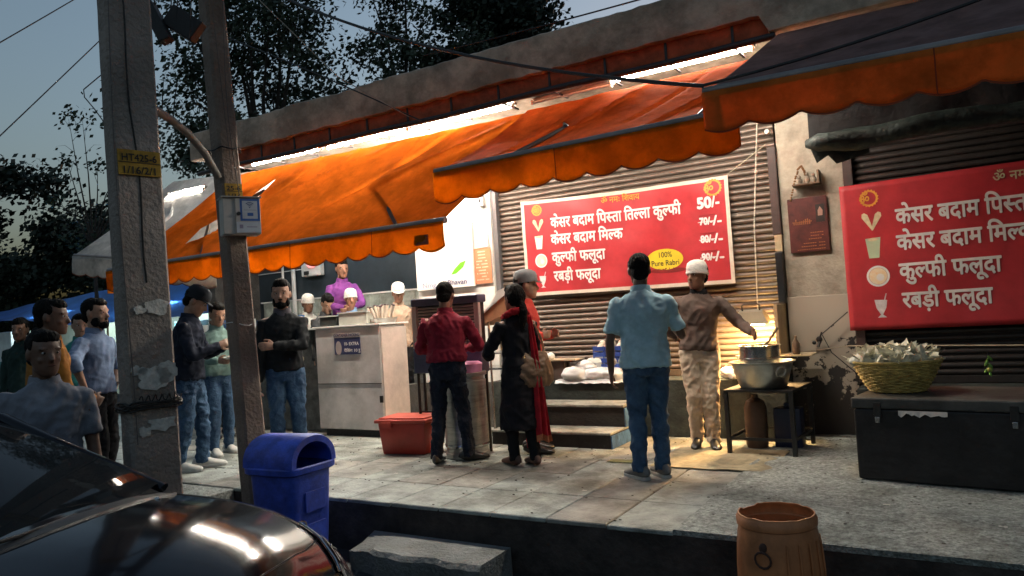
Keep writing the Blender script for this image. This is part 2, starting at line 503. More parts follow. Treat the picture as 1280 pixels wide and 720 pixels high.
framem = M('painted_frame', (.06, .035, .03), .6, var=.3, bump=.2)
ob('shutter_channel', G().box((-4.86, 7.655, .59), (-4.78, 7.742, 3.1)), M('grey_steel', (.25, .25, .26), .5, metal=.4, bump=.2), bld, bevel=.004)
ob('shutter_channel', G().box((-1.56, 7.655, 1.98), (-1.478, 7.742, 2.86)), framem, bld, bevel=.006)
ob('shutter_channel', G().box((-.882, 7.655, .5), (-.80, 7.742, 3.1)), framem, bld, bevel=.004)
ob('hanging_board', G().box((-1.545, 7.60, 1.30), (-1.478, 7.70, 1.80)), M('black_board', (.015, .015, .017), .35, bump=.1), bld, bevel=.004)
ob('lamp_screen_board', G().box((-1.535, 7.30, .60), (-1.50, 7.735, 1.29)), M('cream_wood', (.55, .42, .25), .7, bump=.2), bld, bevel=.004)  # cream board, deepened towards the street to keep lamp light off the pilaster
ob('channel_end', G().box((-1.55, 7.66, 1.81), (-1.48, 7.735, 1.975)), MATS['cream_wood'], bld, bevel=.004)
o = ob('hook', G().tube([(-1.53, 7.66, 3.0), (-1.53, 7.58, 3.0)], .022, 10), whitew, bld, smooth=40)

# steps up to the shop door
stp = thing('entrance_steps', 'two dark concrete steps with pale worn treads and a blue painted side', 'steps')
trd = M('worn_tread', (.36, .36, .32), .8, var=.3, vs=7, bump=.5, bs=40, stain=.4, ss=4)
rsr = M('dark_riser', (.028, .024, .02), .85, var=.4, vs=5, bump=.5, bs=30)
blue = M('blue_wall_paint', (.06, .16, .36), .7, var=.3, vs=6, bump=.3, stain=.5, ss=5)
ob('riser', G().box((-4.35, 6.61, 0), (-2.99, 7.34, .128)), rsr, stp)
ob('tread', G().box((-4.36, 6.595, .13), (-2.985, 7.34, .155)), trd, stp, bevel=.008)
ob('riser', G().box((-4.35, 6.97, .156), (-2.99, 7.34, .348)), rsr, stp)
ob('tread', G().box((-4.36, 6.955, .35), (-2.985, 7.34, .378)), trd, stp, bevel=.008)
ob('painted_side', G().box((-2.984, 6.60, 0), (-2.972, 7.35, .126)), blue, stp, bevel=.002)
ob('painted_side', G().box((-2.984, 6.96, .157), (-2.972, 7.35, .345)), blue, stp, bevel=.002)

# ---------------------------------------------------------------- things on the walls
nail = M('iron', (.04, .038, .036), .5, metal=.6, bump=.3, bs=60)
brown = M('poster_maroon', (.10, .018, .014), .5, var=.5, vs=9, bump=.1)
t = thing('wall_poster', 'dark maroon framed poster hung on the peeling pillar between the shutters', 'poster')
ob('board', G().box((-1.405, 7.665, 1.78), (-1.045, 7.690, 2.31), rz=0), brown, t, bevel=.003)
ob('picture', G().box((-1.15, 7.660, 2.06), (-1.07, 7.664, 2.23)), M('poster_black', (.02, .014, .012), .5, bump=0), t)
ob('portrait', G().prism([(-1.13, 7.6585, 2.12), (-1.09, 7.6585, 2.12), (-1.085, 7.6585, 2.17), (-1.11, 7.6585, 2.21), (-1.13, 7.6585, 2.17)], (0, .001, 0)), M('poster_skin', (.35, .2, .15), .6, bump=0), t)
gold = M('poster_gold', (.40, .14, .05), .6, bump=0)
g = G()
for i in range(9):
    x = -1.36 + i * .018; h = random.uniform(.02, .055)
    g.box((x, 7.661, 2.05), (x + .01, 7.664, 2.05 + h))
g.box((-1.37, 7.661, 2.072), (-1.19, 7.664, 2.08))
for k, (z, w) in enumerate(((1.96, .13), (1.93, .15), (1.90, .15), (1.86, .2), (1.83, .22), (1.80, .26))):
    xx = -1.08 - w
    for q in range(int(w / .02)):
        if random.random() < .85: g.box((xx + q * .02, 7.661, z), (xx + q * .02 + .015, 7.664, z + .007))
ob('print', g, gold, t, kind='stuff')
t = thing('wall_shrine', 'little garlanded figure on a bracket shelf above the maroon poster', 'shrine')
wood = M('old_wood', (.16, .10, .06), .75, var=.4, vs=12, bump=.4)
ob('shelf', G().box((-1.33, 7.56, 2.42), (-1.08, 7.69, 2.435)).box((-1.10, 7.56, 2.435), (-1.08, 7.69, 2.55)), wood, t, bevel=.003)
fg = G()
for x, h in ((-1.27, .07), (-1.20, .09), (-1.14, .075)):
    fg.ell((x, 7.63, 2.435 + h * .45), (.028, .022, h * .5)).ell((x, 7.625, 2.435 + h * 1.05), (.018, .017, .019))
ob('figurine', fg, M('grey_stone', (.32, .26, .2), .8, var=.5, vs=30, bump=.4), t, smooth=60)
gar = [(-1.37, 7.66, 2.30), (-1.34, 7.65, 2.40), (-1.30, 7.62, 2.50), (-1.27, 7.60, 2.58), (-1.24, 7.60, 2.61), (-1.215, 7.61, 2.56), (-1.21, 7.62, 2.52)]
gg = G()
for a, b in zip(gar, gar[1:]):
    for k in range(4):
        p = Vector(a).lerp(Vector(b), k / 4); gg.ell(p + Vector((random.uniform(-.004, .004), 0, random.uniform(-.004, .004))), (.012, .012, .011), 6, 4)
ob('garland', gg, M('dried_flowers', (.25, .12, .05), .9, var=.5, vs=40), t, smooth=60)
t = thing('wall_tap', 'dark iron tap and wheel fixed on the peeling pillar above the basket', 'tap')
gg = G().tube([(-1.2, 7.66, .90), (-1.2, 7.60, .90), (-1.21, 7.58, .86)], .014, 8)
gg.ell((-1.2, 7.62, .93), (.03, .02, .03)).ell((-1.25, 7.64, .9), (.02, .015, .02))
ob('spout', gg, nail, t, smooth=50)
ob('handle', G().tube([(-1.2, 7.62, .93), (-1.17, 7.60, 1.0)], .008, 6), nail, t, smooth=50)
tag(ob('wire', G().tube([(-.93, 7.62, 1.18), (-1.17, 7.60, .98), (-1.1, 7.63, .80), (-.86, 7.60, .57)], .005, 6), nail), 'thin black wire strung from the dim banner down past the wall tap', 'wire')

# ---------------------------------------------------------------- tube lights
TUBE = EM('tube_glow', (1.0, 0.93, 0.80), 80.0)
housing = M('lamp_housing', (.75, .73, .68), .5, bump=.05)
def tube_light(label, x0, y, z, L=1.2, lit=True, strength=None, tilt=0):
    t = thing('tube_light', label, 'light', (x0, y, z), group=None)
    ob('housing', G().box((0, .02, .02), (L, .07, .055)), M('fixture_grey', (.30, .28, .25), .6, bump=.05), t, bevel=.004)
    ob('reflector', G().prism([(0, -.01, .058), (0, .08, .066), (0, .08, .070), (0, -.01, .062)], (L, 0, 0)), housing, t)
    for x in (0.0, L - .02): ob('end_cap', G().box((x, -.018, -.02), (x + .02, .019, .03)), housing, t, bevel=.003)
    ob('tube', G().tube([(.02, 0, 0), (L - .02, 0, 0)], .014, 10), (strength or TUBE) if lit else M('unlit_glass', (.7, .7, .68), .2, bump=0), t, smooth=50)
    if tilt: t.rotation_euler = (0, tilt, 0)
    return t
tube_light('leftmost lit tube light above the orange awning, next to the concrete pole', -7.5, 6.30, 3.44)
tube_light('second lit tube light from the left over the torn orange awning', -6.2, 6.30, 3.43)
tube_light('brightest tube light over the yellow glowing part of the orange awning', -4.85, 6.30, 3.415)
tube_light('unlit tube light between the two glowing rows over the middle awning', -3.45, 6.31, 3.40, .85, False)
tube_light('rightmost lit tube light above the red middle awning', -2.62, 6.30, 3.43, 1.3)
tube_light('hidden tube light high on the white end pillar under the awning', -5.95, 7.52, 2.98, 1.0, True, EM('tube_glow_pillar', (1.0, .97, .9), 75.0))
tube_light('kitchen tube light on the ceiling behind the serving cabinet', -8.9, 8.1, 3.5, 1.2, True, EM('tube_glow_kitchen', (.85, .95, 1.0), 30.0))

# ---------------------------------------------------------------- banners
redf = M('banner_red', (.50, .035, .045), .42, var=.12, vs=3, bump=.22, bs=4, stain=.12, ss=2)
white_p = M('print_white', (.85, .83, .80), .5, var=.05, bump=0)
yel_p = M('print_yellow', (.80, .62, .03), .5, var=.05, bump=0)
gold_p = M('print_gold', (.75, .33, .04), .5, var=.1, bump=0)
cream_p = M('print_cream', (.72, .62, .38), .5, var=.2, vs=30, bump=0)
green_p = M('print_green', (.50, .60, .40), .5, var=.1, bump=0)
black_p = M('print_black', (.02, .02, .02), .5, bump=0)
dred_p = M('print_dark_red', (.25, .015, .015), .5, bump=0)
navy_p = M('print_navy', (.05, .07, .2), .5, bump=0)
def disc(cx, cz, r, y, n=28, rz=None):
    g = G(); rz = rz or r
    v = [(cx, y, cz)] + [(cx + q * r * math.cos(2 * math.pi * k / n), y, cz + q * rz * math.sin(2 * math.pi * k / n)) for q in (.25, .5, .75, 1) for k in range(n)]
    f = [(0, 1 + k, 1 + (k + 1) % n) for k in range(n)] + [(1 + j * n + k, 1 + (j + 1) * n + k, 1 + (j + 1) * n + (k + 1) % n, 1 + j * n + (k + 1) % n) for j in range(3) for k in range(n)]
    return g.add(v, f)
def ringg(cx, cz, r0, r1, y, n=28, teeth=0):
    g = G(); v = []
    for k in range(n):
        a = 2 * math.pi * k / n; ro = r1 * (1 + (.14 if teeth and k % 2 else 0))
        v += [(cx + r0 * math.cos(a), y, cz + r0 * math.sin(a)), (cx + ro * math.cos(a), y, cz + ro * math.sin(a))]
    f = [(2 * k, 2 * k + 1, (2 * k + 3) % (2 * n), (2 * k + 2) % (2 * n)) for k in range(n)]
    return g.add(v, f)
def banner(label, X, Z, Wd, H, Y, dzr, dzb, hem, edited):
    """X, Z: lower left corner; dzr: drop of the top right corner"""
    t = thing('banner', label, 'banner', (X, Y, Z))
    def warp(p):
        u = p[0] / Wd; v = p[2] / H
        return (.010 * math.sin(u * 7 + v * 2) + .006 * math.sin(u * 17 - v * 5)) * (.4 + .6 * math.sin(math.pi * max(0, min(1, u)))) + .006 * nz((u * 6, v * 4, 1)) + .005 * (1 - 2 * abs(nz((u * 5 + v * 3, v * 2 - u * 2, 4))))
    def pos(u, v, dy=0.0):
        sag = (.018 * math.sin(math.pi * u)) if hem else 0
        z = v * H + dzr * u * v + dzb * u * (1 - v) - sag * v
        return (u * Wd, -warp((u * Wd, 0, v * H)) - dy, z)
    ob('cloth', sheet(lambda u, v: pos(u, v), 60, 26, .003, (0, 1, 0)), redf, t, smooth=180)
    if hem:
        hg = G()
        for (u0, u1, v0, v1, nu, nv) in ((0, 1, .965, 1, 60, 1), (0, 1, 0, .035, 60, 1), (0, .016, .035, .965, 1, 26), (.984, 1, .035, .965, 1, 26)):
            q = sheet(lambda a, b: pos(u0 + (u1 - u0) * a, v0 + (v1 - v0) * b, .0015), nu, nv); hg.add(q.v, q.f)
        ob('hem', hg, M('banner_hem', (.70, .62, .52), .6, var=.15, bump=.1), t, smooth=180)
    def put(name, g, mat, lay=1):
        for i, p in enumerate(g.v):          # g in (u,?,v) metres from the lower left
            q = pos(p.x / Wd, p.z / H, .0012 * lay + .001); g.v[i] = Vector((p.x, q[1], q[2]))
        ob(name, g, mat, t)
    s = Wd / 2.46
    def text(parts, u, v, w, hgt, mat, bold=.028, name='lettering'):
        V, F, tw = lettering(parts, 1.0, bold)
        sx = w / tw; g = G(); P = []
        for p in V:
            x = u * Wd + p.x * sx; z = v * H + p.y * hgt
            q = pos(x / Wd, z / H, .0035 + p.z); P.append((x, q[1] - .001, q[2]))
        me = bpy.data.meshes.new(name); me.from_pydata(P, [], F); me.materials.append(mat)
        o = bpy.data.objects.new(name, me); COL.objects.link(o); o.parent = t
    hh = .175 * s
    text(['केसर बदाम पि', '(स)', 'ता ति', '(ल)', 'ला कु', '(ल)', 'फी'], .157, .70, 1.56 * s, hh, white_p)
    text(['केसर बदाम मि', '(ल)', 'क'] , .154, .525, .885 * s, hh, white_p)
    text(['कु', '(ल)', 'फी फलूदा'], .155, .335, .66 * s, hh, white_p)
    text(['रबड़ी फलूदा'], .157, .14, .585 * s, hh, white_p)
    text(['ॐ नमः शिवाय'], .42, .895, .46 * s, .095 * s, gold_p if hem else cream_p, .015)
    # emblems
    for u, v, r, col in ((.085, .895, .062, gold_p), (.935, .905, .085, gold_p)):
        if not hem and u > .5: continue
        put('emblem', ringg(u * Wd, v * H, r * s * .80, r * s, 0, 36, 1), col)
        text(['ॐ'], u - .033 * r / .07, v - .038 * r / .07, .11 * s * r / .07 * .8, .115 * s * r / .07, col, .02)
        if hem and u < .5: put('emblem_disc', disc(u * Wd, v * H, r * s * .72, 0), M('print_amber', (.62, .25, .03), .5, bump=0), 0)
    # two kulfis
    for sg in (-1, 1):
        cx, cz = .088 * Wd, .735 * H; g = G()
        a = sg * .42
        def rp(x, z): return (cx + sg * .028 * s + x * math.cos(a) + z * math.sin(a), 0, cz + z * math.cos(a) - x * math.sin(a))
        g.add([rp(-.006 * s, -.075 * s), rp(.006 * s, -.075 * s), rp(.024 * s, .05 * s), rp(.010 * s, .075 * s), rp(-.010 * s, .075 * s), rp(-.024 * s, .05 * s)], [(0, 1, 2, 3, 4, 5)])
        put('kulfi_picture', g, cream_p)
    cx, cz = .088 * Wd, .56 * H
    put('glass_picture', G().add([(cx - .038 * s, 0, cz - .085 * s), (cx + .034 * s, 0, cz - .085 * s), (cx + .052 * s, 0, cz + .075 * s), (cx - .056 * s, 0, cz + .07 * s)], [(0, 1, 2, 3)]), green_p if not hem else M('print_pale', (.75, .75, .68), .5, bump=0))
    put('milk_rim', disc(cx, cz + .06 * s, .04 * s, 0, rz=.014 * s), cream_p, 2)
    cx, cz = .094 * Wd, .362 * H
    put('bowl_picture', ringg(cx, cz, .066 * s, .082 * s, 0), white_p)
    put('bowl_dessert', disc(cx, cz, .064 * s, 0), M('print_dessert', (.62, .42, .2), .5, var=.6, vs=25, bump=0, col2=(.8, .75, .6)), 2)
    put('scoop_picture', disc(cx + .015 * s, cz - .01 * s, .028 * s, 0), white_p, 3)
    cx, cz = .096 * Wd, .155 * H
    put('milkshake_picture', G().add([(cx - .03 * s, 0, cz - .085 * s), (cx + .035 * s, 0, cz - .085 * s), (cx + .008 * s, 0, cz - .062 * s), (cx + .035 * s, 0, cz - .01 * s), (cx + .045 * s, 0, cz + .05 * s), (cx - .045 * s, 0, cz + .055 * s), (cx - .035 * s, 0, cz - .01 * s), (cx - .006 * s, 0, cz - .062 * s)], [(0, 1, 2, 3, 4, 5, 6, 7)]).add([(cx + .02 * s, 0, cz + .04 * s), (cx + .028 * s, 0, cz + .04 * s), (cx + .045 * s, 0, cz + .1 * s), (cx + .036 * s, 0, cz + .1 * s)], [(0, 1, 2, 3)]), M('print_milk', (.72, .66, .66), .5, var=.2, vs=20, bump=0))
    # prices
    text(['50'], .862, .725, .155 * s, .16 * s, white_p, .05); text(['/-'], .925, .725, .085 * s, .16 * s, white_p, .03)
    for k, pr in enumerate(('70/-', '80/-', '90/-')):
        v = .568 - k * .168
        text([pr], .868, v, .14 * s, .105 * s, white_p, .05)
        text(['/-'], .925, v - .012, .095 * s, .14 * s, white_p, .03)
        for q in range(2):
            x0 = (.862 + q * .006) * Wd; z0 = (v + .02 + q * .06) * H
            put('overprint', G().add([(x0, 0, z0), (x0 + .17 * s, 0, z0 + .004), (x0 + .17 * s, 0, z0 + .011 * s), (x0, 0, z0 + .008 * s)], [(0, 1, 2, 3)]), dred_p if q else white_p, 7)
    put('oval_shadow', disc(.715 * Wd, .165 * H, .21 * s, 0, rz=.028 * s), dred_p)
    put('yellow_oval', disc(.703 * Wd, .275 * H, .205 * s, 0, rz=.115 * s), yel_p, 1)
    text(['100%'], .672, .295, .16 * s, .085 * s, black_p, .004)
    text(['Pure Rabri'], .640, .215, .315 * s, .085 * s, black_p, .006)
    return t
banner('bright red menu banner with white hem on the lamp-lit shutter', -4.42, 1.56, 2.46, 1.13, 7.655, -.05, -.03, True, True)
banner('dim red menu banner on the dark shutter above the trunk', -.92, 1.0, 2.9, 1.36, 7.62, .04, .0, False, False)
tag(ob('string', G().tube([(-1.96, 7.63, 2.64), (-1.82, 7.62, 2.72), (-1.56, 7.62, 2.88)], .005, 6), M('jute', (.5, .42, .3), .9, bump=0)), 'pale string tying the bright banner corner to the shutter frame', 'string')
tag(ob('cord', G().tube([(-1.62, 7.6, 3.1), (-1.66, 7.6, 2.7), (-1.72, 7.6, 2.1), (-1.75, 7.6, 1.2)], .0065, 6).ell((-1.665, 7.6, 2.62), (.018, .018, .022)), M('cord_white', (.6, .55, .45), .8, bump=0)), 'white cord hanging straight down before the shutter to the work lamp', 'cord')

# ---------------------------------------------------------------- paper signs on the white pillar
t = thing('advertising_sign', 'overexposed white shop sign with faint blue lettering and green leaf above the air cooler', 'sign')
ob('panel', G().box((-5.99, 7.56, 1.735), (-5.10, 7.60, 2.62)), M('sign_white', (.9, .9, .86), .4, var=.03, bump=0), t, bevel=.004)
place_text('lettering', ['Bhavan'], navy_p, t, (-5.50, 7.558, 1.775), (1, 0, 0), (0, 0, 1), width=.30, height=.09, bold=.01)
place_text('lettering', ['Nmg'], M('print_pale_blue', (.35, .40, .55), .5, bump=0), t, (-5.90, 7.558, 1.765), (1, 0, 0), (0, 0, 1), width=.22, height=.09, bold=.01)
ob('leaf', G().add([(-5.44, 7.557, 1.90), (-5.36, 7.557, 1.91), (-5.25, 7.557, 1.98), (-5.20, 7.557, 2.06), (-5.29, 7.557, 2.04), (-5.38, 7.557, 1.97)], [(0, 1, 2, 3, 4, 5)]), M('print_lime', (.16, .55, .02), .5, bump=0), t)
t = thing('paper_notice', 'small white paper notice with faint grey writing pinned on the bright pillar', 'notice')
ob('paper', G().box((-5.08, 7.60, 2.20), (-4.89, 7.603, 2.44)), M('paper_white', (.8, .8, .77), .7, var=.05, bump=0), t)
place_text('lettering', ['Lrsmd'], M('pencil', (.2, .2, .22), .7, bump=0), t, (-5.10, 7.599, 2.50), (1, 0, .25), (-.2, 0, 1), width=.2, height=.13, bold=0)
g = G()
for k in range(4): g.box((-5.06, 7.5985, 2.25 + k * .04), (-5.06 + random.uniform(.08, .14), 7.5995, 2.256 + k * .04))
ob('writing', g, MATS['pencil'], t)
t = thing('menu_notice', 'orange and white printed menu notice pinned below the paper notice on the pillar', 'notice')
ob('paper', G().box((-5.105, 7.59, 1.755), (-4.855, 7.595, 2.19)), M('notice_orange', (.60, .25, .12), .6, var=.15, bump=0), t)
g = G()
for k in range(10):
    z = 2.14 - k * .038; w = random.uniform(.10, .2); x = -4.98 - w / 2
    for q in range(int(w / .018)):
        if random.random() < .85: g.box((x + q * .018, 7.587, z), (x + q * .018 + .013, 7.5895, z + .014))
ob('print', g, M('notice_cream', (.85, .75, .55), .6, bump=0), t, kind='stuff')
t = thing('switch_box', 'small white electric switch box at the top corner of the bright pillar', 'box')
ob('case', G().box((-4.99, 7.56, 2.70), (-4.90, 7.62, 2.83)), MATS['white_plastic'], t, bevel=.006)
ob('socket', G().box((-4.96, 7.553, 2.75), (-4.94, 7.561, 2.79)), black_p, t)
# ================================================================ AWNINGS
def awning_mat(name, col, trans, rough=.8, dark=.7):
    return M(name, col, .95, spec=.04, var=.26, vs=2.2, bump=.35, bs=11, trans=trans, stain=.25, ss=3.5)
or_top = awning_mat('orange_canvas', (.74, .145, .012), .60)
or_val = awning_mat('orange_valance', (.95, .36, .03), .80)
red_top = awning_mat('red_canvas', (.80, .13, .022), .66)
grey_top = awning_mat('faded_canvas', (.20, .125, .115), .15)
whitec = awning_mat('white_canvas', (.78, .72, .66), .5)
barm = M('awning_bar', (.26, .22, .20), .4, metal=.3, bump=.2, var=.3)
seamm = M('seam_thread', (.28, .05, .012), .9, bump=0)
def valance(parent, mat, x0, x1, y, z0, z1, drop, n_sc, seams=(), amp=.045, ph=0.0):
    nx = n_sc * 16; nv = 6
    def P(u, v):
        x = x0 + (x1 - x0) * u
        zt = z0 + (z1 - z0) * u
        sc = amp * abs(math.sin(math.pi * (u * n_sc + ph))) ** .8
        d = drop + sc - amp * .5 + .012 * nz((x * 1.3, 0, 2))
        return (x, y - .012 + .012 * math.sin(x * 5 + v) * v + .02 * v * nz((x * 1.5, v, 7)), zt - .012 - d * v)
    o = ob('valance', sheet(P, nx, nv, .0015, (0, 1, 0)), mat, parent, smooth=180)
    g = G()
    for i in range(nx):
        a = Vector(P(i / nx, 1)); b = Vector(P((i + 1) / nx, 1)); g.quad(a + Vector((0, -.001, 0)), b + Vector((0, -.001, 0)), b + Vector((0, -.001, .011)), a + Vector((0, -.001, .011)))
    ob('hem', g, seamm, parent)
    for u in seams:
        a = [Vector(P(u, v / 5)) + Vector((0, -.003, 0)) for v in range(6)]
        g = G().tube(a, .0035, 4); ob('seam', g, seamm, parent)
    return P
def inside(p, poly):
    c = False; n = len(poly)
    for i in range(n):
        a, b = poly[i], poly[(i + 1) % n]
        if (a[1] > p[1]) != (b[1] > p[1]) and p[0] < (b[0] - a[0]) * (p[1] - a[1]) / (b[1] - a[1]) + a[0]: c = not c
    return c
def canopy(parent, mat, tl, tr, bl, br, nu, nv, creases=(), sag=.05, rough=.02, hole=None, flute=0.0, name='canvas'):
    tl, tr, bl, br = map(Vector, (tl, tr, bl, br))
    nrm = (tr - tl).cross(tl - bl).normalized()
    if nrm.y > 0: nrm = -nrm
    def P(u, v):       # v 0 bottom bar .. 1 top edge
        p = (bl * (1 - u) + br * u) * (1 - v) + (tl * (1 - u) + tr * u) * v
        d = -sag * math.sin(math.pi * v) * (.7 + .3 * math.sin(u * 9)) + rough * 2 * nz((p.x * 1.1, p.z * 1.6, 3)) * math.sin(math.pi * v) ** .5 + rough * .6 * nz((p.x * 4, p.z * 3, 8))
        d += flute * abs(math.sin(math.pi * (u * 7 + .4 * v))) * v * (1 - v) * 3
        for (u0, v0, u1, v1, w, h) in creases:
            ax, ay = (u1 - u0) * 4.8, (v1 - v0) * 1.7; L2 = ax * ax + ay * ay
            px, py = (u - u0) * 4.8, (v - v0) * 1.7
            t = max(0, min(1, (px * ax + py * ay) / L2)); dx, dy = px - ax * t, py - ay * t
            s = (ax * py - ay * px) / math.sqrt(L2)
            d += h * math.exp(-(s / w) ** 2) * (1 if math.hypot(dx, dy) < w * 3 else 0) * math.sin(math.pi * max(.02, min(.98, t))) ** .5
        return p + nrm * d
    pts = []; edges = []
    for j in range(nv + 1):
        for i in range(nu + 1): pts.append(Vector((i / nu, j / nv)))
    W_ = nu + 1
    faces = [(j * W_ + i, j * W_ + i + 1, (j + 1) * W_ + i + 1, (j + 1) * W_ + i) for j in range(nv) for i in range(nu)]
    if hole:
        hp = []
        for k in range(len(hole)):
            a, b = Vector(hole[k]), Vector(hole[(k + 1) % len(hole)])
            for q in range(8): hp.append(a.lerp(b, q / 8))
        keep = [p for p in pts if not any((p - h).length < .006 for h in hp)]
        n0 = len(keep); allp = keep + hp
        ed = [(n0 + k, n0 + (k + 1) % len(hp)) for k in range(len(hp))]
        r = delaunay_2d_cdt(allp, ed, [], 0, 1e-5)
        pts = r[0]; faces = [f for f in r[2] if not inside(sum((r[0][i] for i in f), Vector((0, 0))) / len(f), [tuple(h) for h in hole])]
    g = G(); g.v = [P(p.x, p.y) for p in pts]; g.f = [tuple(f) for f in faces]
    ob(name, g, mat, parent, smooth=180)
    return P
def bar(parent, a, b, r=.028):
    ob('front_bar', G().tube([Vector(a), Vector(b)], r, 12), barm, parent, smooth=40)
def arm(parent, a, el, b):
    ob('folding_arm', G().tube([a, el], .022, 8).tube([el, b], .022, 8).ell(el, (.03, .03, .03)), M('dark_arm', (.05, .03, .02), .5, bump=0), parent, smooth=50)

# the long torn orange awning over the kitchen
t = thing('awning', 'long bright orange awning with a torn slit, sloping over the kitchen and serving cabinet', 'awning')
A0, A1 = (-8.52, 5.0, 2.17), (-3.62, 5.0, 2.175)
T0, T1 = (-7.72, 6.16, 3.31), (-3.45, 6.16, 3.27)
def uv_of(x, z):
    v = (z - 2.17) / (3.29 - 2.17)
    l = A0[0] * (1 - v) + T0[0] * v; r = A1[0] * (1 - v) + T1[0] * v
    return ((x - l) / (r - l), v)
hole = [uv_of(-6.74, 3.12), uv_of(-7.06, 2.93), uv_of(-7.45, 2.60), uv_of(-7.42, 2.36), uv_of(-7.12, 2.50), uv_of(-6.92, 2.76)]
cre = [(.36, .95, .20, .15, .035, .05), (.36, .95, .30, .30, .02, -.03), (.62, .95, .30, .42, .03, .05), (.80, .95, .58, .30, .035, -.04), (.5, .98, .42, .1, .03, .03),
       (.95, .90, .60, .35, .05, .05), (.18, .75, .04, .25, .04, .04), (.30, .50, .20, .05, .03, .03), (.72, .98, .70, .5, .02, .03), (.12, .95, .02, .1, .03, -.03)]
canopy(t, or_top, T0, T1, A0, A1, 150, 44, cre, .06, .022, hole)
bar(t, A0, A1)
valance(t, or_val, A0[0], A1[0], 4.975, A0[2], A1[2], .225, 18, (.21, .42, .63, .84))
for x, ex in ((-4.6, -4.95), (-7.3, -7.6)):
    arm(t, (x + .3, 6.05, 3.02), (ex, 5.72, 2.70), (x + .45, 5.02, 2.16))
ob('side_flap', G().prism([(-8.53, 4.98, 2.14), (-8.53, 5.0, 2.17), (-8.50, 5.25, 2.37), (-8.50, 5.27, 1.90), (-8.53, 4.98, 1.90)], (.002, 0, 0)), or_val, t)
ob('stamp', G().box((-3.93, 4.958, 1.985), (-3.78, 4.9605, 2.07)), M('stamp_ink', (.25, .06, .02), .8, bump=0), t)
# middle awning
t = thing('awning', 'shorter deep red awning with orange scalloped valance above the bright menu banner', 'awning')
B0, B1 = (-3.66, 4.95, 2.575), (-1.16, 4.95, 2.60)
canopy(t, red_top, (-3.42, 6.16, 3.29), (-1.10, 6.16, 3.30), B0, B1, 80, 34, [(.3, .9, .15, .2, .03, .03), (.55, .95, .35, .3, .03, .03), (.75, .9, .6, .2, .03, -.03), (.9, .8, .7, .1, .04, .03)], .05, .018)
bar(t, B0, B1, .03)
valance(t, or_val, B0[0], B1[0], 4.925, B0[2], B1[2], .25, 9, (.455,))
arm(t, (-1.75, 6.05, 3.12), (-1.42, 5.6, 2.92), (-1.5, 5.0, 2.58)); arm(t, (-3.0, 6.05, 3.1), (-2.75, 5.6, 2.9), (-3.05, 5.0, 2.57))
# right awning, unlit, seen from outside
t = thing('awning', 'faded unlit awning with grey top and dull orange valance at the right', 'awning')
C0, C1 = (-1.29, 4.6, 2.665), (3.2, 4.6, 2.58)
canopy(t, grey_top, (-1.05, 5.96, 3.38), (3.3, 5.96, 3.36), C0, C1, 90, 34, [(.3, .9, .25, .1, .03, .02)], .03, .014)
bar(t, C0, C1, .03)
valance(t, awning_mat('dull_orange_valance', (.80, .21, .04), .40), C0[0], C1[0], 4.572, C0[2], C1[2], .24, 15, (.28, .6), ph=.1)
ob('end_flap', G().prism([(-1.295, 4.6, 2.66), (-1.20, 4.6, 2.67), (-1.19, 4.62, 2.44), (-1.295, 4.60, 2.42)], (0, .002, 0)), MATS['dull_orange_valance'], t)
# rolled tarpaulin under it
g = G(); pts = []; rad = []
for i in range(46):
    x = -1.02 + i * .1; pts.append((x, 6.55 + .02 * nz((x * 2, 0, 0)), 2.60 + .03 * nz((x * 1.7, 3, 0)) - .015 * math.sin(i * .5)))
    rad.append((.09 + .035 * nz((x * 3, 0, 5)), .085 + .03 * nz((x * 4, 2, 5))))
rad[0] = (.03, .03); g.tube(pts, rad, 16)
tarpm = M('dirty_tarpaulin', (.035, .055, .05), .6, var=.5, vs=7, bump=.9, bs=14, stain=.3)
t = thing('rolled_tarpaulin', 'rolled dirty green-black tarpaulin hanging under the faded right awning', 'tarpaulin')
ob('roll', g, tarpm, t, smooth=180)
def rag(u, v):
    x = -1.0 + 4.4 * u
    return (x, 6.62 + .03 * nz((x * 3, v * 2, 0)) + .03 * v, 2.62 + .70 * v - .03 * (1 - v) * abs(nz((x * 4, 0, 1))))
ob('sheet', sheet(rag, 70, 8), M('black_sheet', (.02, .019, .021), .8, var=.4, bump=.6, bs=10), t, smooth=180)
ob('torn_edge', G().prism([(-1.02, 6.6, 2.66), (-.95, 6.6, 2.45), (-.86, 6.6, 2.50), (-.80, 6.6, 2.42), (-.55, 6.6, 2.47), (-.55, 6.6, 2.66)], (0, .004, 0)), tarpm, t)
# white awning of the neighbouring shop and the blue tarpaulin of the market behind it
t = thing('awning', 'pale white awning with scalloped edge just behind the concrete pole at the left', 'awning')
canopy(t, whitec, (-9.75, 6.75, 3.62), (-7.3, 6.75, 3.45), (-10.34, 5.6, 2.55), (-7.35, 5.7, 2.15), 50, 20, [(.3, .9, .2, .1, .03, .02)], .03, .01)
bar(t, (-10.34, 5.6, 2.55), (-7.35, 5.7, 2.15), .018)
valance(t, whitec, -10.34, -7.35, 5.58, 2.55, 2.15, .26, 10, (), .03)
ob('folding_arm', G().tube([(-9.6, 6.7, 3.4), (-9.05, 6.2, 2.98), (-9.2, 5.66, 2.42)], .03, 8), housing, t, smooth=50)
tube_light('small lit tube light over the white awning behind the concrete pole', -9.6, 6.55, 3.34, .8, True, EM('tube_glow_dim', (1.0, .93, .85), 30.0))
t = thing('tarpaulin', 'blue plastic tarpaulin roof stretched low over the far market stall', 'tarpaulin')
bl_t = M('blue_tarp', (.06, .20, .62), .45, var=.3, vs=.8, bump=.35, bs=3, trans=.45)
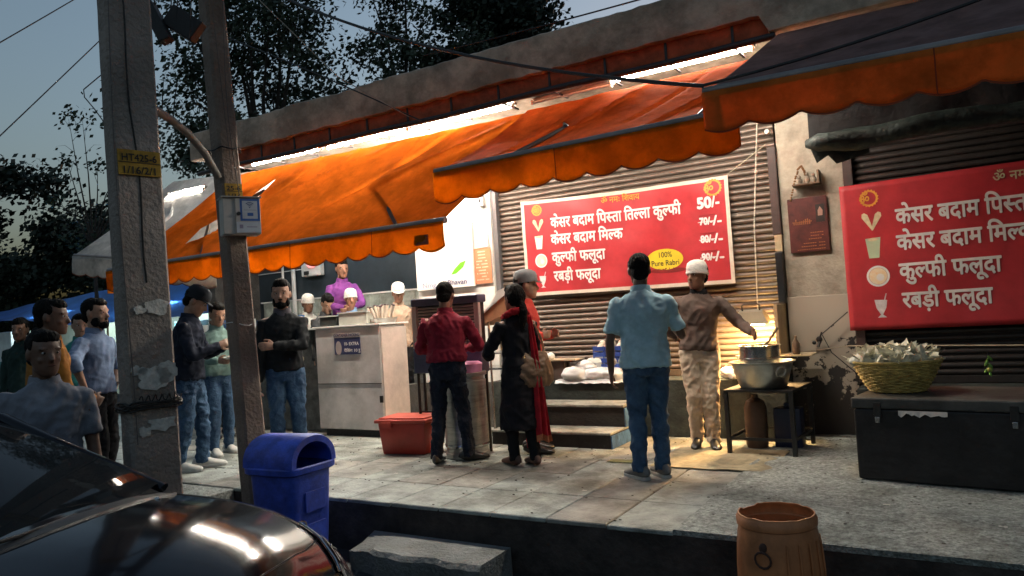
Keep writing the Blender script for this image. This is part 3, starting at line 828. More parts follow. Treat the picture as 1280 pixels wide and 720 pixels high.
top = [(-24.5, 10.5, 2.33), (-23.3, 10.5, 2.38), (-18.1, 10.5, 2.60), (-15.85, 10.5, 2.60), (-13.3, 10.5, 2.44), (-11.8, 10.5, 2.30)]
bot = [(-20.2, 8.5, 2.02), (-18.9, 8.5, 1.97), (-16.84, 8.5, 1.80), (-14.7, 8.5, 1.68), (-12.4, 8.5, 1.72), (-10.6, 8.5, 1.75)]
def pl_at(L, u):
    k = min(int(u * (len(L) - 1)), len(L) - 2); return Vector(L[k]).lerp(Vector(L[k + 1]), u * (len(L) - 1) - k)
def bt(u, v):
    p = pl_at(bot, u).lerp(pl_at(top, u), v); return p + Vector((0, 0, .05 * nz((p.x * .8, p.y, 0)) - .10 * math.sin(math.pi * v)))
ob('sheet', sheet(bt, 50, 14), bl_t, t, smooth=180)
for x, y, z in ((-20.0, 8.5, 2.0), (-14.6, 8.5, 1.7), (-10.7, 8.5, 1.75), (-13.4, 10.5, 2.42)):
    ob('prop', G().tube([(x, y, -.05), (x, y, z)], .022, 8), M('bamboo', (.28, .22, .12), .7, bump=.2), t, smooth=50)
tube_light('tube light under the blue tarpaulin of the market stall', -19.2, 9.6, 2.0, 1.2, True, EM('tube_glow_stall', (.75, .95, 1.0), 70.0))

tube_light('added tube light under the right half of the blue tarpaulin, behind the near pole', -15.2, 9.7, 1.95, 1.2, True, MATS['tube_glow_stall'])  # extra stall tube, added to brighten the rest of the tarpaulin
# far market stall under the tarpaulin
t = thing('market_stall', 'lit back counter of the market stall under the blue tarpaulin', 'stall')
ob('back_panel', G().box((-21.2, 10.9, 0), (-14.6, 11.0, 1.9)), M('stall_cream', (.55, .58, .45), .6, var=.4, vs=2, bump=.1, stain=.4, ss=2), t)
ob('ledge', G().box((-21.0, 10.5, .85), (-14.8, 10.9, .9)), whitew, t)
ob('cabinet', G().box((-14.5, 9.9, 0), (-11.2, 10.6, 1.66)), M('teal_paint', (.10, .26, .27), .5, var=.4, vs=3, bump=.1), t, bevel=.01)
t = thing('white_board', 'glowing white refrigerator-like cabinet at the left edge behind the mustard shirt', 'cabinet')
ob('case', G().box((-20.6, 9.1, 0), (-19.75, 9.6, 1.72)), M('cabinet_white', (.75, .78, .74), .4, var=.08, bump=0), t, bevel=.02)
ob('door', G().box((-20.5, 9.07, .1), (-19.85, 9.10, 1.0)), MATS['teal_paint'], t, bevel=.01)
t = thing('folding_table', 'small white folding table with crossed metal legs at the far left', 'table')
ob('table_top', G().box((-17.9, 8.0, .5), (-16.6, 8.5, .53)), whitew, t, bevel=.008)
for sx_ in (-17.8, -16.75):
    ob('leg', G().tube([(sx_, 8.05, -.0), (sx_ + .1, 8.45, .5)], .012, 6), housing, t, smooth=50)
    ob('leg', G().tube([(sx_ + .1, 8.05, .5), (sx_, 8.45, 0)], .012, 6), housing, t, smooth=50)
tag(ob('hanging_cable', G().tube([(-18.8, 9, 1.35), (-18.6, 9, 1.2), (-18.4, 9, 1.28), (-18.25, 9, 1.5), (-18.0, 9, 1.62)], .02, 6), whitew, smooth=50), 'looped white cable beside the glowing cabinet under the blue tarpaulin', 'cable')

# ================================================================ POLES
polem = M('pole_concrete', (.36, .30, .26), .9, var=.35, vs=5, bump=.9, bs=35, stain=.35, ss=2.5)
polem2 = M('pole_concrete_brown', (.28, .205, .16), .9, var=.4, vs=6, bump=.9, bs=30, stain=.4, ss=3)
patch = M('lime_patch', (.62, .61, .56), .9, var=.3, vs=12, bump=.6)
tagy = M('tag_yellow', (.42, .24, .02), .8, var=.4, vs=10, bump=.1, stain=.3, ss=8)
ink = M('tag_ink', (.02, .016, .012), .8, bump=0)
def pole(label, x, y, rz, hw, hd, H, lean=(0, 0), z0=0.0, mat=None):
    t = thing('utility_pole', label, 'pole', (x, y, z0), rz)
    d_ = Vector((x, y, 0)).normalized(); t.rotation_mode = 'QUATERNION'
    t.rotation_quaternion = Matrix.Rotation(-lean[0], 3, d_).to_quaternion() @ Matrix.Rotation(rz, 3, 'Z').to_quaternion()
    g = G(); n = 60; w, d = hw, hd
    ch = .018
    for i in range(n + 1):
        z = H * i / n - .3 * (i == 0); f = 1 - .13 * i / n
        for k, (sx_, sy_) in enumerate(((-1, -1), (-1, -1), (1, -1), (1, -1), (1, 1), (1, 1), (-1, 1), (-1, 1))):
            px = sx_ * (w * f - (ch if k in (1, 2, 5, 6) else 0)); py = sy_ * (d * f - (ch if k in (0, 3, 4, 7) else 0))
            j = .006 * nz((sx_ * 3, sy_ * 3, z * 3)) + .004 * nz((k, 0, z * 13))
            g.v.append(Vector((px + j, py + j, z)))
    for i in range(n):
        for k in range(8): g.f.append((i * 8 + k, i * 8 + (k + 1) % 8, (i + 1) * 8 + (k + 1) % 8, (i + 1) * 8 + k))
    g.f += [tuple(reversed(range(8))), tuple(n * 8 + k for k in range(8))]
    ob('shaft', g, mat or polem, t)
    return t
def flake(cx, cz, r, y, seed, sx_=1.0):
    rnd = random.Random(seed); n = 22; v = []
    for k in range(n):
        a = 2 * math.pi * k / n; q = r * (1 + .55 * nz((math.cos(a) * 1.6, math.sin(a) * 1.6, seed)) + rnd.uniform(-.12, .12))
        v.append((cx + q * sx_ * math.cos(a), y, cz + q * math.sin(a)))
    return v
# near pole: wide face towards the camera, narrow side to the left
face1 = R(80)
p1 = pole('thick near concrete pole with yellow number tag, wire binding and pale lime patches', -4.45, 2.86, face1, .156, .080, 6.6, (R(.9), 0), RZ)
yf = -.084
for k, (cx, cz, r, sx_) in enumerate(((.05, 1.95, .045, 1.7), (-.06, 1.93, .03, 1.2), (.0, 1.49, .07, 1.6), (.09, 1.53, .06, 1.3), (.04, 1.21, .045, 1.8), (-.07, 1.17, .03, 1.4), (-.09, 1.55, .03, 1.5))):
    ob('lime_patch', G().prism(flake(cx, cz, r, yf - .004, k + 3, sx_), (0, .010, 0)), patch, p1)
def pole_tag(p, z, w, h, yy, lines, fz):
    ob('number_tag', G().box((-w, yy - .003, z), (w * .98, yy + .006, z + h)), tagy, p)
    for k, s in enumerate(lines):
        place_text('lettering', [s], ink, p, (-w * .86, yy - .003, z + h * (.56 - .5 * k)), (1, 0, 0), (0, 0, 1), width=w * 1.66, height=h * .40, bold=.02)
    if len(lines) > 1: ob('tag_rule', G().box((-w, yy - .006, z + h * .49), (w * .98, yy - .003, z + h * .52)), ink, p)
pole_tag(p1, 2.78, .132, .16, yf - .004, ['HT425-6', '1/16/2/1'], 1)
ob('cable', G().tube([(-.1 + .11 * i / 20 + .012 * math.sin(i * .9), -.090 + .012 * (i / 20 > .6), 5.3 - 3.2 * i / 20) for i in range(21)], .006, 6), nail, p1, smooth=50)
ob('cable', G().tube([(-.135 + .015 * math.sin(i * .4), -.095, 5.5 - 4.4 * i / 20) for i in range(21)], .0035, 5), M('thin_wire', (.12, .10, .09), .6, bump=0), p1)
wr = G()
for k in range(5):
    z = 1.31 + k * .011; n = 28
    pts = [((.176 + .008 * math.sin(k)) * math.copysign(abs(math.cos(2 * math.pi * q / n)) ** .35, math.cos(2 * math.pi * q / n)), (.10) * math.copysign(abs(math.sin(2 * math.pi * q / n)) ** .35, math.sin(2 * math.pi * q / n)), z + .007 * math.sin(q * 1.3 + k * 2)) for q in range(n + 1)]
    wr.tube(pts, .007, 5, cap=False)
pts = [(-.1 + .26 * q / 40, -.105 - .01 * math.sin(q), 1.375 + .022 * math.sin(q * .95)) for q in range(41)]
wr.tube(pts, .004, 5)
ob('wire_binding', wr, nail, p1, smooth=50)
# far pole of the pair
p2 = pole('thinner leaning concrete pole carrying the wifi box, beside the blue bin', -5.07, 4.13, R(74), .088, .102, 5.8, (R(2.2), 0), 0.0, polem2)
pole_tag(p2, 2.44, .072, .13, -.104, ['25-6', '1/16'], 1)
ob('cable', G().tube([(.03 + .03 * math.sin(i * .35), -.130, 5.2 - 3.0 * i / 20) for i in range(21)], .0035, 5), MATS['thin_wire'], p2)
ob('cable', G().tube([(-.06 + .05 * (i / 20) ** 2, -.132, 5.2 - 2.6 * i / 20) for i in range(21)], .003, 5), MATS['thin_wire'], p2)
ob('wire_tie', G().tube([(.10 * math.cos(a * .45), -.118 * math.sin(a * .45) if a * .45 < math.pi else .118, 1.42 + .02 * math.cos(a)) for a in range(0, 8)], .004, 5), whitew, p2)
ob('wire_binding', G().tube([(.12 * math.cos(a * .4), .14 * math.sin(a * .4), 2.86 + .012 * math.sin(a * 2)) for a in range(33)], .006, 5), nail, p2, smooth=50)
# wifi box
bm_ = M('box_paint', (.50, .46, .42), .5, var=.1, bump=.05)
t = thing('wifi_box', 'grey metal cabinet with blue bordered wifi sticker fixed to the thinner pole', 'box', (-4.96, 4.03, 2.14), R(62))
t.scale = (.92, 1, .88)
ob('case', G().box((-.16, -.05, 0), (.155, .12, .335)), bm_, t, bevel=.006)
ob('door', G().box((-.06, -.062, .006), (.153, -.051, .329)), bm_, t, bevel=.004)
ob('cap', G().box((-.175, -.075, .337), (.165, .13, .345)), bm_, t)
ob('lock', G().tube([(-.035, -.062, .185), (-.035, -.08, .185)], .017, 12), black_p, t, smooth=40)
stb = M('sticker_blue', (.05, .13, .40), .4, bump=0); stw = M('sticker_white', (.55, .56, .60), .4, var=.1, bump=0)
ob('sticker', G().box((-.02, -.0635, .12), (.145, -.0625, .325)), stb, t)
ob('sticker_panel', G().box((-.002, -.0650, .140), (.127, -.0640, .305)), stw, t)
ob('sticker_panel', G().box((-.055, -.0640, .012), (.148, -.0632, .11)), stw, t)
for k, r in enumerate((.014, .028, .042)):
    g = G(); v = []
    for q in range(9):
        a = R(45 + 90 * q / 8); v += [(.062 + r * math.cos(a), -.0658, .243 + r * math.sin(a)), (.062 + (r + .007) * math.cos(a), -.0658, .243 + (r + .007) * math.sin(a))]
    g.add(v, [(2 * q, 2 * q + 1, 2 * q + 3, 2 * q + 2) for q in range(8)]); ob('wifi_symbol', g, navy_p, t)
ob('wifi_symbol', disc(.062, .244, .006, -.0658, 12), navy_p, t)
ob('print', G().box((.04, -.0660, .165), (.09, -.0655, .195)), stb, t)
for a_, b_ in (((.012, -.0660, .218), (.115, -.0655, .222)), ((-.03, -.0650, .05), (.0, -.0645, .085)), ((.03, -.0650, .06), (.12, -.0645, .068))): ob('print', G().box(a_, b_), M('print_mauve', (.3, .25, .35), .5, bump=0), t)
# fuse boxes and wires between the poles, curved conduit
t = thing('fuse_boxes', 'two black fuse boxes hanging on wires between the tops of the poles', 'box')
blk = M('black_fibre', (.02, .019, .02), .6, bump=.2)
Mx = Matrix.Rotation(R(28), 3, 'Z')
def rbox(c, dx, dy, dz, ang, tl):
    g = G(); m = Matrix.Rotation(R(31), 3, 'Z') @ Matrix.Rotation(ang, 3, 'Y')
    g.box((-dx, -dy, -dz), (dx, dy, dz)); g.v = [m @ p + Vector(c) for p in g.v]
    return g
ob('fuse_box', rbox((-4.97, 3.37, 3.69), .045, .05, .16, R(-24), 0), blk, t, bevel=.008)
ob('fuse_box', rbox((-4.85, 3.51, 3.69), .13, .05, .085, R(36), 0), blk, t, bevel=.008)
g = G()
for a, b in (((-5.07, 3.36, 3.74), (-5.1, 3.3, 5)), ((-4.97, 3.36, 3.74), (-5.02, 3.3, 5)), ((-4.93, 3.45, 3.68), (-4.86, 3.5, 5)), ((-4.86, 3.45, 3.68), (-4.74, 3.5, 5)), ((-4.75, 3.47, 3.55), (-4.7, 3.6, 5))):
    g.tube([a, Vector(a).lerp(Vector(b), .5) + Vector((.01, 0, 0)), b], .005, 5)
ob('wire', g, blk, t)
tag(ob('conduit', G().tube([(-4.55, 3.02, 2.90), (-4.70, 3.15, 2.93), (-4.85, 3.35, 2.94), (-4.97, 3.58, 2.90), (-5.04, 3.78, 2.78), (-5.09, 3.93, 2.62)], .03, 10), M('conduit_grey', (.22, .19, .16), .7, bump=.3), smooth=50), 'curved grey conduit pipe bridging the two concrete poles', 'pipe')
# overhead wires
def wire(label, a, b, sag, r=.008, mat=None, n=16):
    return tag(ob('overhead_wire', G().tube(catenary(a, b, sag, n), r, 5), mat or blk), label, 'wire')
wire('thick black cable sagging across the parapet to the right awning', (-6.6, 5.6, 5.3), (-1.28, 4.58, 2.70), .22, .014)
wire('dark cable running level along the parapet from the tree to the right', (-4.2, 5.6, 3.86), (3.0, 5.3, 3.80), .10, .007)
wire('dark cable dropping across the parapet near the glowing tube lights', (-7.3, 5.5, 4.9), (-4.5, 5.9, 3.35), -.03, .008)
wire('black cable curving over the faded right awning', (-1.28, 4.57, 2.70), (3.2, 5.2, 3.9), .22, .010)
wire('upper thin wire crossing the sky at the far left', (-6.64, 2.35, 3.22), (-8.5, 5.35, 5.89), .01, .006)
wire('long thin wire rising across the sky behind the near pole', (-6.77, 2.11, 1.94), (-8.27, 5.77, 5.9), .01, .006)
tag(ob('overhead_wire', G().tube([(-6.03, 3.55, 3.58), (-6.09, 3.43, 3.44), (-6.10, 3.44, 3.38), (-6.06, 3.50, 3.28), (-6.0, 3.56, 3.14)], .005, 5), blk), 'loose looped wire end dangling left of the near pole', 'wire')
tag(ob('overhead_wire', G().tube([(-6.2, 5.4, 4.9), (-5.3, 5.6, 3.9), (-4.65, 5.9, 3.42)], .005, 5), M('pale_wire', (.45, .36, .28), .7, bump=0)), 'thin pale wire slanting down the parapet to the tube lights', 'wire')
# ================================================================ THINGS ON THE PAVEMENT
# serving cabinet with painted metal front
cabm = M('cabinet_paint', (.60, .58, .57), .42, var=.18, vs=2.2, bump=.12, bs=7, stain=.28, ss=1.6, metal=.1)
cabs = M('cabinet_side', (.62, .52, .46), .45, var=.15, vs=2, bump=.1, stain=.15, ss=3)
t = thing('serving_cabinet', 'tall grey painted metal serving cabinet with black lettered sticker behind the red ice box', 'cabinet')
ob('body', G().box((-6.95, 6.68, .09), (-5.90, 7.16, 1.33)), cabm, t, bevel=.012)
ob('side_panel', G().box((-5.898, 6.70, .10), (-5.885, 7.16, 1.30)), cabs, t, bevel=.004)
ob('plinth', G().box((-6.9, 6.74, 0), (-5.95, 7.12, .088)), nail, t)
ob('seam', G().box((-6.95, 6.673, .64), (-5.90, 6.679, .648)), nail, t)
ob('worktop', G().box((-6.98, 6.66, 1.332), (-5.87, 7.2, 1.352)), whitew, t, bevel=.005)
ob('glass_case', G().box((-6.90, 6.72, 1.354), (-6.62, 7.0, 1.47)), M('case_glass', (.05, .06, .06), .15, bump=0), t, bevel=.004)
ob('tray', G().box((-6.58, 6.72, 1.354), (-6.12, 7.0, 1.50)), M('tray_white', (.62, .62, .56), .5, var=.1, bump=.05), t, bevel=.01)
ob('rim', G().box((-6.92, 6.71, 1.472), (-6.60, 7.02, 1.485)).box((-6.59, 6.71, 1.50), (-6.10, 7.01, 1.512)), whitew, t)
ob('latch', G().box((-5.93, 6.66, .42), (-5.89, 6.68, .50)), nail, t)
stk = M('sticker_dark', (.035, .04, .12), .5, var=.2, bump=0)
t2 = ob('sticker', G().box((-6.62, 6.668, 1.0), (-6.20, 6.676, 1.26)), stk, t)
def ctext(s, x, z, w, h, m=white_p, b=.02): place_text('lettering', [s], m, t2, (x, 6.6675, z), (1, 0, 0), (0, 0, 1), width=w, height=h, bold=b, gap=.001)
g = G().box((-6.63, 6.664, 1.205), (-6.19, 6.667, 1.262)); ob('sticker_head', g, M('sticker_grey', (.42, .38, .36), .5, bump=0), t2)
place_text('lettering', ['CONTAINER PACKING'], stk, t2, (-6.62, 6.6635, 1.217), (1, 0, 0), (0, 0, 1), width=.42, height=.05, bold=.03, gap=.001)
ctext('10- EXTRA', -6.46, 1.11, .24, .055); ctext('पैकिंग 10 रु', -6.46, 1.03, .26, .05)
ob('print', disc(-6.55, 1.08, .05, 6.6665, 20, .085), M('print_greymauve', (.45, .38, .36), .5, bump=0), t2)
# dark left counter
t = thing('kitchen_counter', 'long dark counter with white edge to the left of the serving cabinet, cluttered underneath', 'counter')
ob('top', G().box((-10.3, 6.85, 1.32), (-7.02, 7.25, 1.345)), whitew, t, bevel=.004)
ob('front', G().box((-10.3, 6.92, .02), (-7.02, 6.96, 1.318)), M('counter_front', (.07, .075, .075), .5, var=.7, vs=9, bump=.4, bs=18), t)
rnd = random.Random(4)
for k in range(16):
    x = -10.2 + k * .2; w = rnd.uniform(.08, .16); h = rnd.uniform(.08, .2)
    ob('utensil', G().lathe([(w * .4, 0), (w * .5, h * .5), (w * .48, h), (w * .40, h)], (x, 7.05, 1.346), 12), rnd.choice([M('steel', (.55, .55, .53), .25, metal=.9, bump=.05), whitew, blue]), t, smooth=50)
for k in range(14):
    z0 = rnd.choice((.75, .95, 1.1)); x = -10.2 + k * .21
    ob('hung_item', G().ell((x, 6.90, z0), (rnd.uniform(.04, .09), .025, rnd.uniform(.03, .09)), 8, 5), rnd.choice([whitew, darkw, MATS['steel'], M('beige', (.4, .33, .22), .7, bump=.1)]), t, smooth=60)
# switchgear on the kitchen wall
t = thing('meter_box', 'white electric meter box with a red glow on the kitchen back wall', 'box')
ob('case', G().box((-9.28, 8.68, 2.19), (-8.85, 8.79, 2.46)), MATS['white_plastic'], t, bevel=.02)
ob('indicator', G().ell((-9.02, 8.67, 2.40), (.12, .02, .08)), EM('red_glow', (1.0, .12, .12), .25), t, smooth=60)
ob('switch', G().box((-9.2, 8.66, 2.22), (-9.1, 8.68, 2.28)), nail, t)
# cluster of kulfi sticks standing on the cabinet
t = thing('kulfi_moulds', 'cluster of pale upright kulfi moulds with dark tips on the serving cabinet', 'food')
km = M('kulfi_cream', (.70, .60, .50), .5, var=.2, bump=.1); kd = M('kulfi_tip', (.06, .03, .03), .5, bump=0)
ob('tub', G().lathe([(.14, 0), (.17, .06), (.165, .06), (.14, .02)], (-6.03, 6.92, 1.353), 20), MATS['white_plastic'], t, smooth=50)
for k in range(16):
    a = k * 2.4; r = .012 * k ** .85; x, y = -6.03 + r * math.cos(a) * 1.2, 6.92 + r * math.sin(a)
    dx, dy = (x + 6.03) * .6, (y - 6.92) * .6; h = .20 - .03 * (k / 16) + random.uniform(-.01, .01)
    o = ob('mould', G().tube([(x, y, 1.37), (x + dx * .5, y + dy * .5, 1.37 + h * .6), (x + dx, y + dy, 1.37 + h)], [.012, .017, .02], 8), km, t, smooth=50)
    ob('tip', G().ell((x + dx, y + dy, 1.375 + h), (.021, .021, .014), 8, 5), kd, o, smooth=60)
# red ice box
redp = M('icebox_red', (.42, .035, .02), .4, var=.12, bump=.08, stain=.2)
t = thing('ice_box', 'red plastic ice box with lid on the pavement against the serving cabinet', 'box', (-4.99, 6.06, 0), R(8))
g = G(); v = []
for z, a, b in ((0, .25, .17), (.33, .28, .20)): v += [(-a, -b, z), (a, -b, z), (a, b, z), (-a, b, z)]
g.add(v, [(3, 2, 1, 0), (4, 5, 6, 7), (0, 1, 5, 4), (1, 2, 6, 5), (2, 3, 7, 6), (3, 0, 4, 7)])
ob('body', g, redp, t, bevel=.02, smooth=40)
ob('lid', G().box((-.305, -.225, .325), (.305, .225, .36)).box((-.27, -.19, .36), (.27, .19, .378)), M('icebox_lid', (.50, .06, .035), .4, var=.1, bump=.05), t, bevel=.012, smooth=40)
for sx_ in (-1, 1): ob('handle', G().tube([(sx_ * .285, -.08, .30), (sx_ * .32, -.06, .27), (sx_ * .32, .06, .27), (sx_ * .285, .08, .30)], .01, 6), redp, t, smooth=50)
ob('latch', G().box((-.22, -.235, .28), (-.10, -.212, .335)), MATS['icebox_lid'], t, bevel=.004)
# air cooler on a frame, steel counter in front of the maroon shirt
steelb = M('cooler_blue', (.07, .08, .14), .4, metal=.2, var=.2, bump=.1)
cream = M('cooler_cream', (.50, .47, .42), .45, var=.12, bump=.05)
t = thing('air_cooler', 'boxy louvred air cooler with dark blue bands behind the man in maroon', 'appliance')
X0, X1, Y0, Y1 = -4.97, -4.12, 6.14, 6.30
ob('base_tank', G().box((X0, Y0, .80), (X1, Y1, 1.06)), steelb, t, bevel=.015)
ob('top_band', G().box((X0, Y0, 1.50), (X1, Y1, 1.58)), steelb, t, bevel=.012)
for a in (X0, X0 + .41, X1 - .06): ob('post', G().box((a, Y0 + .01, 1.061), (a + .06, Y0 + .05, 1.499)), cream, t, bevel=.004)
ob('inner', G().box((X0 + .02, Y0 + .07, 1.061), (X1 - .02, Y1 - .02, 1.499)), black_p, t)
for a, b in ((X0 + .065, X0 + .405), (X0 + .475, X1 - .065)):
    for k in range(13):
        z = 1.085 + k * .032
        ob('louvre', G().prism([(a, Y0 + .02, z), (a, Y0 + .055, z + .018), (a, Y0 + .058, z + .014), (a, Y0 + .024, z - .004)], (b - a, 0, 0)), cream, t)
for x, y in ((X0 + .03, Y0 + .03), (X1 - .03, Y0 + .03), (X0 + .03, Y1 - .03), (X1 - .03, Y1 - .03)): ob('leg', G().tube([(x, y, 0), (x, y, .8)], .016, 8), nail, t, smooth=50)
ob('crossbar', G().tube([(X0 + .03, Y0 + .03, .4), (X1 - .03, Y0 + .03, .4)], .01, 6), nail, t)
steel = M('steel', (.55, .55, .53), .25, metal=.9, bump=.05)
brush = M('brushed_steel', (.50, .48, .44), .32, metal=.85, var=.3, vs=3, bump=.2, bs=20, stretch=(1, 1, 8))
t = thing('steel_drum', 'tall cylindrical stainless steel drum standing between the maroon man and the woman', 'container', (-4.24, 6.0, 0))
ob('body', G().lathe([(.20, 0), (.215, .01), (.215, .05), (.205, .06), (.205, .10), (.215, .11), (.215, .74), (.20, .75), (.20, .78), (.225, .79), (.225, .82), (.19, .82)], (0, 0, 0), 36), brush, t, smooth=40)
ob('band', G().lathe([(.218, .11), (.222, .125), (.218, .14)], (0, 0, 0), 36, cap=False), steel, t, smooth=60)
ob('liner', G().lathe([(.18, .80), (.19, .90), (.16, .92)], (0, 0, 0), 24), M('pink_plastic', (.75, .30, .50), .4, bump=.05), t, smooth=50)
# glass counter stand behind woman
t = thing('juice_stand', 'narrow steel framed stand with sloping brown board behind the woman in black', 'stand')
ob('board', G().prism([(-4.55, 6.7, 1.30), (-4.05, 6.7, 1.62), (-4.02, 6.7, 1.50), (-4.03, 6.7, 1.40), (-4.5, 6.7, 1.25)], (0, .35, 0)), M('tan_board', (.42, .20, .10), .6, bump=.1), t)
ob('cover', G().prism([(-4.55, 6.69, 1.305), (-4.05, 6.69, 1.625), (-4.07, 6.69, 1.66), (-4.22, 6.69, 1.62), (-4.3, 6.69, 1.50)], (0, .36, 0)), whitew, t)
for x in (-4.46, -4.38, -4.02): ob('post', G().tube([(x, 6.72, 0), (x, 6.72, 1.30)], .012, 8), steel, t, smooth=50)
ob('shelf', G().box((-4.6, 6.65, .78), (-3.9, 7.1, .80)).box((-4.6, 6.65, .95), (-3.9, 7.1, .96)), steel, t)
ob('jar', G().lathe([(.06, 0), (.07, .05), (.07, .22), (.045, .28), (.045, .31)], (-4.25, 6.85, .965), 16), M('amber_jar', (.45, .30, .14), .15, bump=0), t, smooth=50)

# goods on the shop plinth
t = thing('plastic_bundles', 'heap of crumpled white plastic bags of goods on the shop ledge above the steps', 'bags')
wp = M('bag_plastic', (.78, .77, .76), .35, var=.12, vs=9, bump=.6, bs=14)
def lump(c, r, seed, mat, parent, name='bag', amp=.35, n=24, m=14):
    g = G().ell((0, 0, 0), (1, 1, 1), n, m); v = []
    for p in g.v:
        q = p * (1 + amp * nz((p.x * 1.6, p.y * 1.6, p.z * 1.6), 1, seed) + amp * .5 * abs(nz((p.x * 4, p.y * 4, p.z * 4), 1, seed + 3)))
        z = max(q.z, -.75) * r[2]
        v.append(Vector((c[0] + q.x * r[0], c[1] + q.y * r[1], c[2] + z)))
    g.v = v; return ob(name, g, mat, parent, smooth=60)
for c, r in (((-3.72, 7.42, .65), (.17, .10, .085)), ((-3.45, 7.44, .64), (.18, .10, .07)), ((-3.25, 7.42, .64), (.15, .09, .065)), ((-3.62, 7.5, .73), (.14, .08, .06)), ((-3.08, 7.45, .67), (.10, .08, .09))):
    lump(c, r, c[0] * 7, wp, t)
ob('cloth', sheet(lambda u, v: (-3.95 + .98 * u, 7.34 + .3 * v - .012, .592 + .012 * nz((u * 9, v * 4, 0)) - (.035 + .02 * nz((u * 14, 0, 3))) * (v < .05)), 60, 10), wp, t, smooth=180)
t = thing('blue_crate', 'open blue plastic crate of eggs-like kulfi cups beside the man in the blue polo', 'crate', (-3.35, 7.60, .605))
bcm = M('crate_blue', (.04, .09, .38), .45, bump=.05)
ob('base', G().box((-.17, -.10, 0), (.17, .10, .012)), bcm, t)
for k in range(5):
    z = .03 + k * .065
    ob('rail', G().box((-.18, -.11, z), (.18, -.10, z + .045)).box((-.18, .10, z), (.18, .11, z + .045)).box((-.18, -.1, z), (-.17, .1, z + .045)).box((.17, -.1, z), (.18, .1, z + .045)), bcm, t)
for x in (-.178, -.06, .06, .168):
    ob('post', G().box((x, -.115, 0), (x + .012, -.103, .34)).box((x, .103, 0), (x + .012, .115, .34)), bcm, t)
for k in range(6): ob('cup', G().ell((-.12 + (k % 3) * .115, -.02 + (k // 3) * .05, .32 + .03 * (k // 3)), (.045, .045, .05), 10, 7), km, t, smooth=60)
t = thing('wire_tray', 'clear tray of rounded pale sweets in front of the blue crate', 'tray', (-3.16, 7.47, .63))
clr = M('clear_tray', (.55, .58, .60), .2, bump=.05)
ob('tray', G().box((-.15, -.08, 0), (.15, .08, .01)).box((-.15, -.082, .0), (.15, -.078, .05)).box((-.15, -.082, .13), (.15, -.078, .14)), clr, t)
for k in range(6): ob('sweet', G().ell((-.10 + (k % 3) * .1, -.06, .05 + .10 * (k // 3)), (.04, .035, .042), 10, 7), km, t, smooth=60)
def steel_pot(label, x, y, z, r, h, mat=None):
    t = thing('steel_pot', label, 'pot', (x, y, z))
    ob('body', G().lathe([(r * .86, 0), (r * .97, h * .06), (r, h * .2), (r, h * .93), (r * 1.06, h), (r * .97, h), (r * .95, h * .2), (r * .8, h * .08)], (0, 0, 0), 26), mat or steel, t, smooth=40)
    return t
p = steel_pot('shallow steel pot with white lid behind the plastic bags on the ledge', -3.52, 7.58, .6, .12, .17)
ob('lid', G().lathe([(.125, .17), (.12, .20), (.10, .215), (.0, .22)], (0, 0, 0), 24), whitew, p, smooth=50)
p = steel_pot('plain steel pot next to the brown carton on the ledge', -3.80, 7.56, .6, .10, .18)
t = thing('carton', 'dark open carton with pale board laid on top near the woman\'s bag', 'box')
ob('body', G().box((-4.15, 7.42, .59), (-3.86, 7.66, .80)), M('dark_carton', (.10, .07, .055), .8, bump=.2), t, bevel=.004)
ob('board', G().box((-4.2, 7.38, .803), (-3.70, 7.62, .818)), M('pale_board', (.55, .40, .26), .7, bump=.1), t)
tag(lump((-4.06, 7.48, .85), (.05, .045, .045), 2, whitew, None, 'paper_cup', .1), 'small white paper cup on the pale board above the carton', 'cup')
t = thing('sweet_jar', 'clear jar of yellow sweets standing behind the blue crate', 'jar', (-3.16, 7.66, .60))
ob('glass', G().lathe([(.06, 0), (.07, .1), (.07, .43), (.05, .46), (.055, .50), (.0, .50)], (0, 0, 0), 20), clr, t, smooth=40)
for k in range(7): ob('sweet', G().ell((-.03 + .03 * (k % 3), -.062, .36 + .035 * (k // 3)), (.02, .016, .02), 8, 5), M('yellow_sweet', (.65, .38, .10), .5, bump=0), t, smooth=60)

# vendor's stand with the big tub and pot
t = thing('iron_stand', 'black square iron stand holding the big aluminium tub', 'stand', (-1.55, 6.90, 0), R(-4))
ob('top', G().box((-.30, -.33, .545), (.30, .33, .57)), nail, t, bevel=.004)
for x, y in ((-.28, -.31), (.28, -.31), (.28, .31), (-.28, .31)):
    ob('leg', G().box((x - .018, y - .018, 0), (x + .018, y + .018, .545)), nail, t, bevel=.003)
for y in (-.31, .31): ob('stretcher', G().box((-.262, y - .008, .13), (.262, y + .008, .155)), nail, t)
for x in (-.28, .28): ob('stretcher', G().box((x - .008, -.292, .13), (x + .008, .292, .155)), nail, t)
alu = M('aluminium', (.52, .54, .52), .30, metal=.85, var=.12, vs=6, bump=.12, bs=50, stain=.15, ss=5)
t = thing('aluminium_tub', 'wide aluminium tub with ring handles on the black iron stand', 'tub', (-1.56, 6.78, .571))
ob('body', G().lathe([(.0, 0), (.185, 0), (.20, .01), (.262, .215), (.285, .225), (.285, .232), (.262, .232), (.25, .215), (.19, .02), (.0, .02)], (0, 0, 0), 48, cap=False), alu, t, smooth=40)
for a in (R(-42), R(138)):
    m = Matrix.Rotation(a, 3, 'Z'); g = G()
    g.tube([m @ Vector((.262 + .012 * math.sin(q * .52), .045 * math.cos(q * .5236), .15 + .045 * math.sin(q * .5236))) for q in range(13)], .009, 8)
    g.v += []; ob('ring_handle', g, alu, t, smooth=50)
    g = G().ell(m @ Vector((.25, 0, .19)), (.025, .02, .012), 8, 5); ob('handle_lug', g, alu, t, smooth=60)
